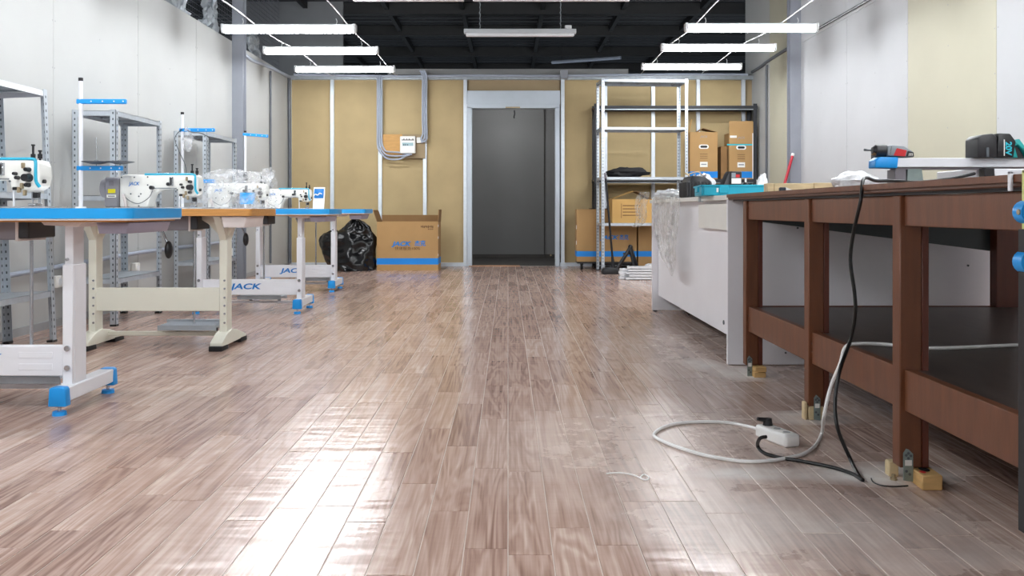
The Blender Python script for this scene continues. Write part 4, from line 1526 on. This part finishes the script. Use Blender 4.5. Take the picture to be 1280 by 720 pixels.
thread_stand('tall white thread stand with two blue arms and spool plates on the wood-edged table', (101 - CX) / F * 4.83, 4.83, [(.588, .25, 0), (.222, .23, 0)])
ts = thread_stand('white thread stand with a bagged cone on the table behind the wood-edged one', (228 - CX) / F * 6.53, 6.53, [(.585, .24, 0), (.205, .24, 0)], plates=False)
thread_stand('white thread stand with one drooping blue arm on the farthest table', (306.5 - CX) / F * 8.25, 8.25, [(.70, .215, .08)], pole=.715, plates=False)
crumple('plastic_bag', 'clear bag hanging at the blue arm of the second thread stand', (-2.375, 6.53, 1.20), (.07, .07, .17), 'film', 14, .4)
wire('loose_leads', [(-2.40, 6.52, 1.37), (-2.33, 6.50, 1.34), (-2.27, 6.50, 1.335), (-2.20, 6.50, 1.30)], .004, 'hole', 'dark loose leads dangling under the bagged thread stand arm', 'leads')
wire('loose_leads', [(-2.41, 6.51, 1.37), (-2.46, 6.50, 1.30), (-2.43, 6.50, 1.20), (-2.38, 6.50, 1.08), (-2.38, 6.5, .9)], .003, 'hole', 'thin lead looping down beside the bagged thread stand pole', 'leads')


# ================================================================== SHELVING
def angle_post(name, parent, x, y, sx, sy, h, m='galv', w=.038, holes=True, dark='hole'):
    """an L-shaped perforated post whose flanges point towards sx, sy"""
    t = .003
    b = B().box(x, x + sx * w, y, y + sy * t, 0, h).box(x, x + sx * t, y, y + sy * w, 0, h)
    o = b.build(name, m, parent, smooth=False)
    if holes:
        hb = B()
        z = .04
        while z < h - .02:
            hb.box(x + sx * w * .38, x + sx * w * .62, y - sy * .0006, y + sy * (t + .0006), z, z + .014)
            hb.box(x - sx * .0006, x + sx * (t + .0006), y + sy * w * .38, y + sy * w * .62, z, z + .014)
            z += .04
        stuff(hb.build('slot_holes', dark, o, smooth=False))
    B().box(x - sx * .003, x + sx * w, y - sy * .003, y + sy * w, 0, .012).build('foot_cap', 'black_plastic', o)
    return o


def rack(label, loc, rotz, dx, dy, h, shelves, group=None, m='galv', white_top=False, lean=0):
    r = thing('metal_rack', label, 'shelving', loc, rotz, group)
    for (x, sx) in ((0, 1), (dx, -1)):
        for (y, sy) in ((0, 1), (dy, -1)):
            angle_post('post', r, x, y, sx, sy, h, m)
    for z in shelves:
        top = white_top and z == max(shelves)
        s_ = B().box(.004, dx - .004, .004, dy - .004, z, z + .003).build('shelf', 'galv_dull', r, smooth=False)
        for (x0, x1, y0, y1) in ((.004, dx - .004, .004, .006), (.004, dx - .004, dy - .006, dy - .004), (.004, .006, .004, dy - .004), (dx - .006, dx - .004, .004, dy - .004)):
            B().box(x0, x1, y0, y1, z - .03, z + .003).build('shelf_lip', 'table_white' if top else 'galv', s_, smooth=False)
        n = max(1, int(max(dx, dy) / .2))
        for k in range(n):
            if dx > dy:
                xx = dx * (k + .5) / n
                B().box(xx - .02, xx + .02, .02, dy - .02, z - .012, z).build('stiffener', 'galv_dull', s_, smooth=False)
            else:
                yy = dy * (k + .5) / n
                B().box(.02, dx - .02, yy - .02, yy + .02, z - .012, z).build('stiffener', 'galv_dull', s_, smooth=False)
    r.rotation_euler = (0, lean, rotz)
    return r


rack('galvanised rack with a thick white top edge against the pale partition', (-2.89, 4.25, 0), 0, .29, .82, 1.45, (.29, .85, 1.44), 'racks along the pale partition', white_top=True, lean=math.radians(-2.2))
rack('galvanised rack behind the thread stand with spool plates', (-2.875, 5.80, 0), 0, .29, .77, 1.43, (.31, .86, 1.42), 'racks along the pale partition')
rack('galvanised rack before the grey column, behind the bagged thread stand', (-2.91, 7.66, 0), 0, .29, .84, 1.455, (.31, .86, 1.445), 'racks along the pale partition')
rr1 = rack('tall silver five-level rack standing in front of the dark shelving', (1.15, 10.82, 0), math.radians(3.5), 1.08, .40, 2.385, (.60, 1.17, 1.785, 2.375))

# wall pipe low on the left partition
conduit([(XL + .03, 3.5, .40), (XL + .03, 5, .38), (XL + .03, 6.3, .41), (XL + .03, 7.5, .43), (XL + .03, 9.4, .43)], .016, 'conduit',
        'grey-blue conduit running low along the pale partition behind the racks')
for (px, py, lab) in ((73, 352, 'small white socket box low on the partition by the white-topped rack'), (171, 335, 'small white socket box low on the partition behind the wood-edged table'),
                      (293, 315, 'small white socket box low on the partition by the grey column')):
    q = WX(px, py, XL + .03)
    r = thing('socket_box', lab, 'socket', (XL + .001, q.y, q.z))
    B().box(0, .04, -.04, .04, -.04, .04, bev=.006).build('case', 'paper', r)
    B().cyl((.040, 0, 0), (.043, 0, 0), .024, n=16).build('socket_face', 'lamp_white', r)


# dark shelving on the back wall
def dark_rack():
    x0, x1, y0, y1 = 1.14, 3.29, 11.62, 11.935
    r = thing('dark_shelving', 'wide dark metal shelving with brown boards against the tan partition', 'shelving', (x0, y0, 0))
    dx, dy = x1 - x0, y1 - y0
    for (x, sx) in ((0, 1), (dx, -1)):
        for (y, sy) in ((0, 1), (dy, -1)):
            angle_post('post', r, x, y, sx, sy, 2.17, 'dark_shelf', .05, holes=False)
    for z in (.06, 1.15, 2.12):
        s_ = B().box(.006, dx - .006, .006, dy - .006, z, z + .018).build('shelf_board', 'shelf_board', r)
        B().box(-.004, dx + .004, -.004, .004, z - .02, z + .022).build('shelf_lip', 'dark_shelf', s_)
        B().box(-.004, dx + .004, dy - .004, dy + .004, z - .02, z + .022).build('shelf_lip', 'dark_shelf', s_)
        B().box(.0, dx, .008, .012, z - .03, z - .002).build('shelf_edge', 'galv', s_)
    return r


dark_rack()


# ================================================================== CARTONS AND SMALL THINGS
def carton(name, label, loc, w, d, h, m='carton', rotz=0, stripe=None, group=None, open_top=False):
    r = thing(name, label, 'box', loc, rotz, group)
    t = .006
    b = B()
    b.box(-w / 2, w / 2, 0, t, 0, h).box(-w / 2, w / 2, d - t, d, 0, h).box(-w / 2, -w / 2 + t, t, d - t, 0, h).box(w / 2 - t, w / 2, t, d - t, 0, h)
    b.box(-w / 2 + t, w / 2 - t, t, d - t, 0, t)
    if not open_top:
        b.box(-w / 2 + t, w / 2 - t, t, d - t, h - t, h)
    body = b.build('body', m, r, smooth=False)
    if stripe:
        z0, z1 = stripe
        sb = B().box(-w / 2 - .001, w / 2 + .001, -.001, 0, z0, z1)
        for sx in (-1, 1):
            sb.box(sx * (w / 2), sx * (w / 2 + .001), 0, d, z0, z1)
        sb.build('blue_stripe', 'carton_blue', body, smooth=False)
    return r, body


# JACK carton by the rubbish bag
s = F / 11.14
r, body = carton('sewing_machine_carton', 'brown open carton with blue stripe and lettering beside the rubbish bag', ((509.3 - CX) / s, 11.14, 0), .775, .45, .615, stripe=(.075, .155), open_top=True)
w2 = .3875
text('maker_name', 'JACK', .075, (-.08, -.0015, .335), FACE, body, 'blue_text', shear=.25, bold=.003, width=.25)
text('maker_name_chinese', '杰克', .075, (.16, -.0015, .338), FACE, body, 'blue_text', bold=.002, width=.14)
text('slogan', '快速服务100%', .046, (0.0, -.0015, .275), FACE, body, 'carton_ink', width=.32)
for k in range(9):
    B().box(.17 + k * .018, .182 + k * .018, -.0015, -.0003, .545 - .004 * (k % 3), .565 + .004 * (k % 2)).build('print_mark', 'carton_ink', body)
    if k > 4:
        B().box(.17 + k * .018, .180 + k * .018, -.0015, -.0003, .515, .530).build('print_mark', 'carton_ink', body)
B().prism([(w2 - .004, .612), (w2 + .004, .612), (w2 + .014, .770), (w2 + .004, .772)], 'y', .0, .43).build('flap', 'carton_dark', r)
B().prism([(-w2, .612), (-w2 + .008, .612), (-w2 - .045, .765), (-w2 - .052, .765)], 'y', .0, .43).build('flap', 'carton_dark', r)
B().box(-w2, w2, .445, .452, .612, .70).build('flap', 'carton_dark', r)
for z in (.18, .4, .55):
    B().box(w2 + .0, w2 + .006, -.0035, -.0005, z, z + .03).build('staple', 'paper', body)


# JACK cartons under the silver rack, on a low dolly
s = F / 11.42
dl = thing('dolly', 'low black dolly on castors under the big blue-striped carton', 'dolly', (.89, 11.33, 0))
B().box(0, .76, 0, .24, .075, .10, bev=.004).build('deck', 'dark_shelf', dl)
for x in (.06, .26, .70):
    c = B().cyl((x - .015, .02, .035), (x + .015, .02, .035), .035, n=16).build('castor', 'black_rubber', dl)
    B().box(x - .02, x + .02, .01, .03, .06, .076).build('castor_fork', 'dark_shelf', c)
r, body = carton('sewing_machine_carton', 'large brown blue-striped carton half behind the silver rack', (1.27, 11.31, .1005), .77, .29, .675, stripe=(.065, .135))
text('maker_name', 'JACK', .07, (.03, -.0015, .31), FACE, body, 'blue_text', shear=.25, bold=.003, width=.24)
text('maker_name_chinese', '杰克', .07, (.22, -.0015, .31), FACE, body, 'blue_text', bold=.002, width=.12)
B().box(-.20, .02, .005, .28, .675, .685, bev=.002).build('tape_strap', 'black_plastic', r)
for z in (.22, .42):
    B().box(-.394, -.388, -.003, .0, z, z + .05).build('staple', 'paper', body)
r, body = carton('sewing_machine_carton', 'second brown blue-striped carton behind the aluminium profiles', (2.02, 11.31, .001), .69, .29, .76, stripe=(.165, .235))
text('maker_name', 'JACK', .07, (.0, -.0015, .42), FACE, body, 'blue_text', shear=.25, bold=.003, width=.24)


# two upright cartons with handles on the dark shelving
def file_carton(label, px0, px1, py0, Y, lid, tape):
    a, c = W(px0, py0, Y), W(px1, py0, Y)
    z0 = 1.1695
    r, body = carton('handled_carton', label, ((a.x + c.x) / 2, Y, z0), c.x - a.x, .26, a.z - z0, m='carton', stripe=(.02, .105), open_top=True)
    h = a.z - z0
    w = c.x - a.x
    hb = B()
    hb.prism(rounded_rect(-.065, .065, h * .69 - .028, h * .69 + .028, .026), 'y', -.003, -.0005)
    hd = hb.build('handle_plate', 'paper', body)
    B().prism(rounded_rect(-.046, .046, h * .69 - .015, h * .69 + .015, .014), 'y', -.0045, -.0028).build('handle_hole', 'black_plastic', hd)
    sk = B().box(-.05, .05, -.002, -.0004, h * .26, h * .37).build('sticker', 'paper', body)
    B().box(-.035, .035, -.003, -.0019, h * .305, h * .33).build('sticker_print', 'column_grey', sk)
    text('maker_name', 'JACK', .04, (0, -.0012, h * .90), FACE, body, 'column_grey', shear=.2, width=.10)
    for k in range(3):
        B().box(-.05, .05, -.0012, -.0003, h * (.44 + .045 * k), h * (.45 + .045 * k)).build('print_line', 'carton_ink', body)
    if lid == 'peak':
        B().prism([(-w * .2, h - .001), (.0, h + .05), (w * .5, h - .001), (w * .5, h + .006), (0, h + .058), (-w * .2 - .01, h + .004)], 'y', .04, .25).build('flap', 'carton_dark', r)
        B().prism([(-w / 2, h), (-w / 2 + .006, h), (-w / 2 + .05, h + .18), (-w / 2 + .044, h + .18)], 'y', .10, .14).build('flap', 'carton_yellow', r)
    else:
        B().box(-w / 2, w / 2, .0, .005, h, h + .16, M=Matrix.Rotation(math.radians(0), 4, 'X')).build('flap', 'carton', r)
    if tape:
        B().box(-w / 2 - .03, w / 2 + .004, -.003, -.001, h * .735, h * .765).build('tape', 'cyan_print', body)
        B().box(w / 2 - .012, w / 2 + .006, -.004, -.001, 0.01, h).build('foam_edge', 'paper', body)
        B().box(-w / 2 + .01, -w / 2 + .10, -.002, -.0004, h * .90, h * .95).build('sticker', 'paper', body)
    return r


file_carton('brown carton with white hand hole and peaked flap on the dark shelving', 862.5, 897, 165, 11.64, 'peak', False)
file_carton('brown carton with cyan tape and raised back flap on the dark shelving', 911.5, 941.5, 166.5, 11.64, 'up', True)
r, body = carton('side_carton', 'dark-sided carton squeezed between the two handled cartons', (W(904.5, 200, 11.7).x, 11.68, 1.1695), .08, .2, .44, m='carton_dark')

# open carton on the rack's low shelf
s = F / 11.1
r, body = carton('open_carton', 'yellowish printed carton with open flaps on the low shelf of the silver rack', (1.54, 10.90, .6045), .50, .28, .295, m='carton_yellow', open_top=True, rotz=math.radians(3.5))
for k in range(4):
    B().box(-.12, .10, -.0012, -.0003, .09 + k * .04, .10 + k * .04).build('print_line', 'carton_ink', body)
B().box(-.14, -.135, -.0012, -.0003, .06, .24).box(.12, .125, -.0012, -.0003, .06, .24).build('print_frame', 'carton_ink', body)
B().prism([(-.24, .294), (-.235, .300), (.02, .40), (.03, .392)], 'y', .03, .28).build('flap', 'carton_yellow', r)
B().prism([(.06, .39), (.065, .396), (.25, .30), (.25, .294)], 'y', .03, .28).build('flap', 'carton_dark', r)

# black bag on the rack's middle shelf
crumple('fabric_bag', 'flat black fabric bag on the middle shelf of the silver rack', (1.49, 11.05, 1.174), (.50, .26, .12), 'black_rubber', 21, .5, cat='bag')


# dustpan with long handle
def dustpan():
    b0 = G(764, 343)
    r = thing('dustpan', 'black long-handled dustpan standing before the silver rack', 'dustpan', (b0.x, b0.y, 0))
    B().prism([(-.105, 0), (.105, 0), (.09, .065), (.02, .085), (-.09, .07)], 'y', 0, .16, bev=.006).build('pan', 'black_plastic', r)
    top = W(756.5, 216, b0.y + .05) - Vector((b0.x, b0.y, 0))
    st = Vector((.035, .08, .07))
    B().cyl(st, top, .013, n=10).build('handle', 'black_plastic', r)
    B().cyl(st, st + (top - st) * .12, .024, .016, n=10).build('socket', 'black_plastic', r)
    B().cyl(top - (top - st) * .06, top, .016, n=10).build('grip', 'control_grey', r)
    return r


dustpan()


def folded_stand():
    c = Vector((1.51, 10.66, 0))
    r = thing('folding_stand', 'black folded tripod stand on the floor behind the dustpan', 'stand', c)
    P = lambda px, py: W(px, py, 10.66) - c
    apex = P(788, 309)
    for k, (a, dy) in enumerate((((767, 331), -.05), ((771, 333), .06), ((793, 336), -.04), ((800, 330), .08))):
        e = P(*a) + Vector((0, dy, 0))
        e.z = .012
        B().cyl(apex, e, .022, .017, n=8).build('leg', 'black_plastic', r)
        B().ball(e + Vector((0, 0, .008)), .02, (1.2, 1, .9), 10, 7).build('foot', 'black_rubber', r)
    B().ball(apex, .03, (1, 1, 1.1), 12, 8).build('hub', 'black_plastic', r)
    B().cyl((apex + P(770, 325)) / 2, (apex + P(796, 326)) / 2 + Vector((0, .02, 0)), .012, n=8).build('brace', 'tool_dark', r)
    return r


folded_stand()
crumple('plastic_bag', 'white crumpled bag on the floor beside the aluminium profiles', (1.72, 10.55, .0), (.22, .2, .12), 'bag_white', 31, .4)


# stacked aluminium profiles
for k in range(5):
    w = .062
    off = [.0, .03, .0, .02, .015][k]
    r = B()
    z = .004 + k * .0295
    x0 = 1.295 + off
    r.box(x0, 2.6, 9.62, 9.62 + w, z, z + .0025).box(x0, 2.6, 9.62, 9.6225, z, z + .028).box(x0, 2.6, 9.62 + w - .0025, 9.62 + w, z, z + .028).box(x0, 2.6, 9.62, 9.64, z + .0255, z + .028)
    o = r.build('metal_profile', 'alu', smooth=False)
    lab = ['lowest', 'second', 'middle', 'fourth', 'topmost'][k] + ' galvanised profile in the stack on the floor beyond the white desk'
    tag(o, lab, 'metal profile', 'stacked metal profiles')
for k in range(4):
    z = .004 + k * .0295
    o = B().box(1.225 + .01 * (k % 2), 2.55, 9.70, 9.762, z, z + .028, bev=.001).build('metal_profile', 'alu', smooth=False)
    tag(o, ['lowest', 'second', 'third', 'topmost'][k] + ' galvanised profile in the rear row of the stack beyond the white desk', 'metal profile', 'stacked metal profiles')


# ---- black rubbish bag
def bin_bag():
    rows = [(338.5, 413, 469), (334, 411, 470), (327, 407, 470), (318, 403, 470), (309, 400, 470), (301, 399, 471), (295, 401, 469), (291, 405, 467), (288, 424, 465), (283, 431, 462), (278, 436, 456), (273.5, 441, 448)]
    Yc = 11.2
    base = Vector(((436 - CX) / F * Yc, Yc, 0))

    def fn(u, v):
        k = v * (len(rows) - 1)
        i = min(int(k), len(rows) - 2)
        f = k - i
        xl = rows[i][1] * (1 - f) + rows[i + 1][1] * f
        xr = rows[i][2] * (1 - f) + rows[i + 1][2] * f
        py = rows[i][0] * (1 - f) + rows[i + 1][0] * f
        s_ = F / Yc
        cx, hw = ((xl + xr) / 2 - CX) / s_, (xr - xl) / 2 / s_
        z = max(0.003, H - (py - CY) / s_) if v > 0 else .003
        th = u * 2 * PI
        dpt = .27 * (1 - v * .75) * (1 + .1 * math.sin(3 * th))
        q = Vector((math.cos(th) * 1.5, math.sin(th) * 1.5, z * 4))
        n_ = noise.noise(q * 1.6) * .035 + (noise.ridged_multi_fractal(q * 1.1 + Vector((z * 3, 0, z * 5)), 1, 2, 3, 1, 2) - 1) * .022
        return (cx + math.cos(th) * (hw + n_ * .4) - base.x, math.sin(th) * (dpt + n_ * 1.6), max(.003, z + (n_ * .2 if v > .05 else 0)))
    r = thing('rubbish_bag', 'full black plastic rubbish bag slumped beside the open carton', 'rubbish bag', base)
    B().grid(fn, 72, 44, closed_u=True).build('bag_body', 'bin_bag', r, angle=75)
    B().tube([(-.12, -.02, .47), (-.16, -.05, .50), (-.22, -.04, .49), (-.28, -.03, .46)], .018, n=8).build('bag_tie', 'bin_bag', r)
    return r


bin_bag()
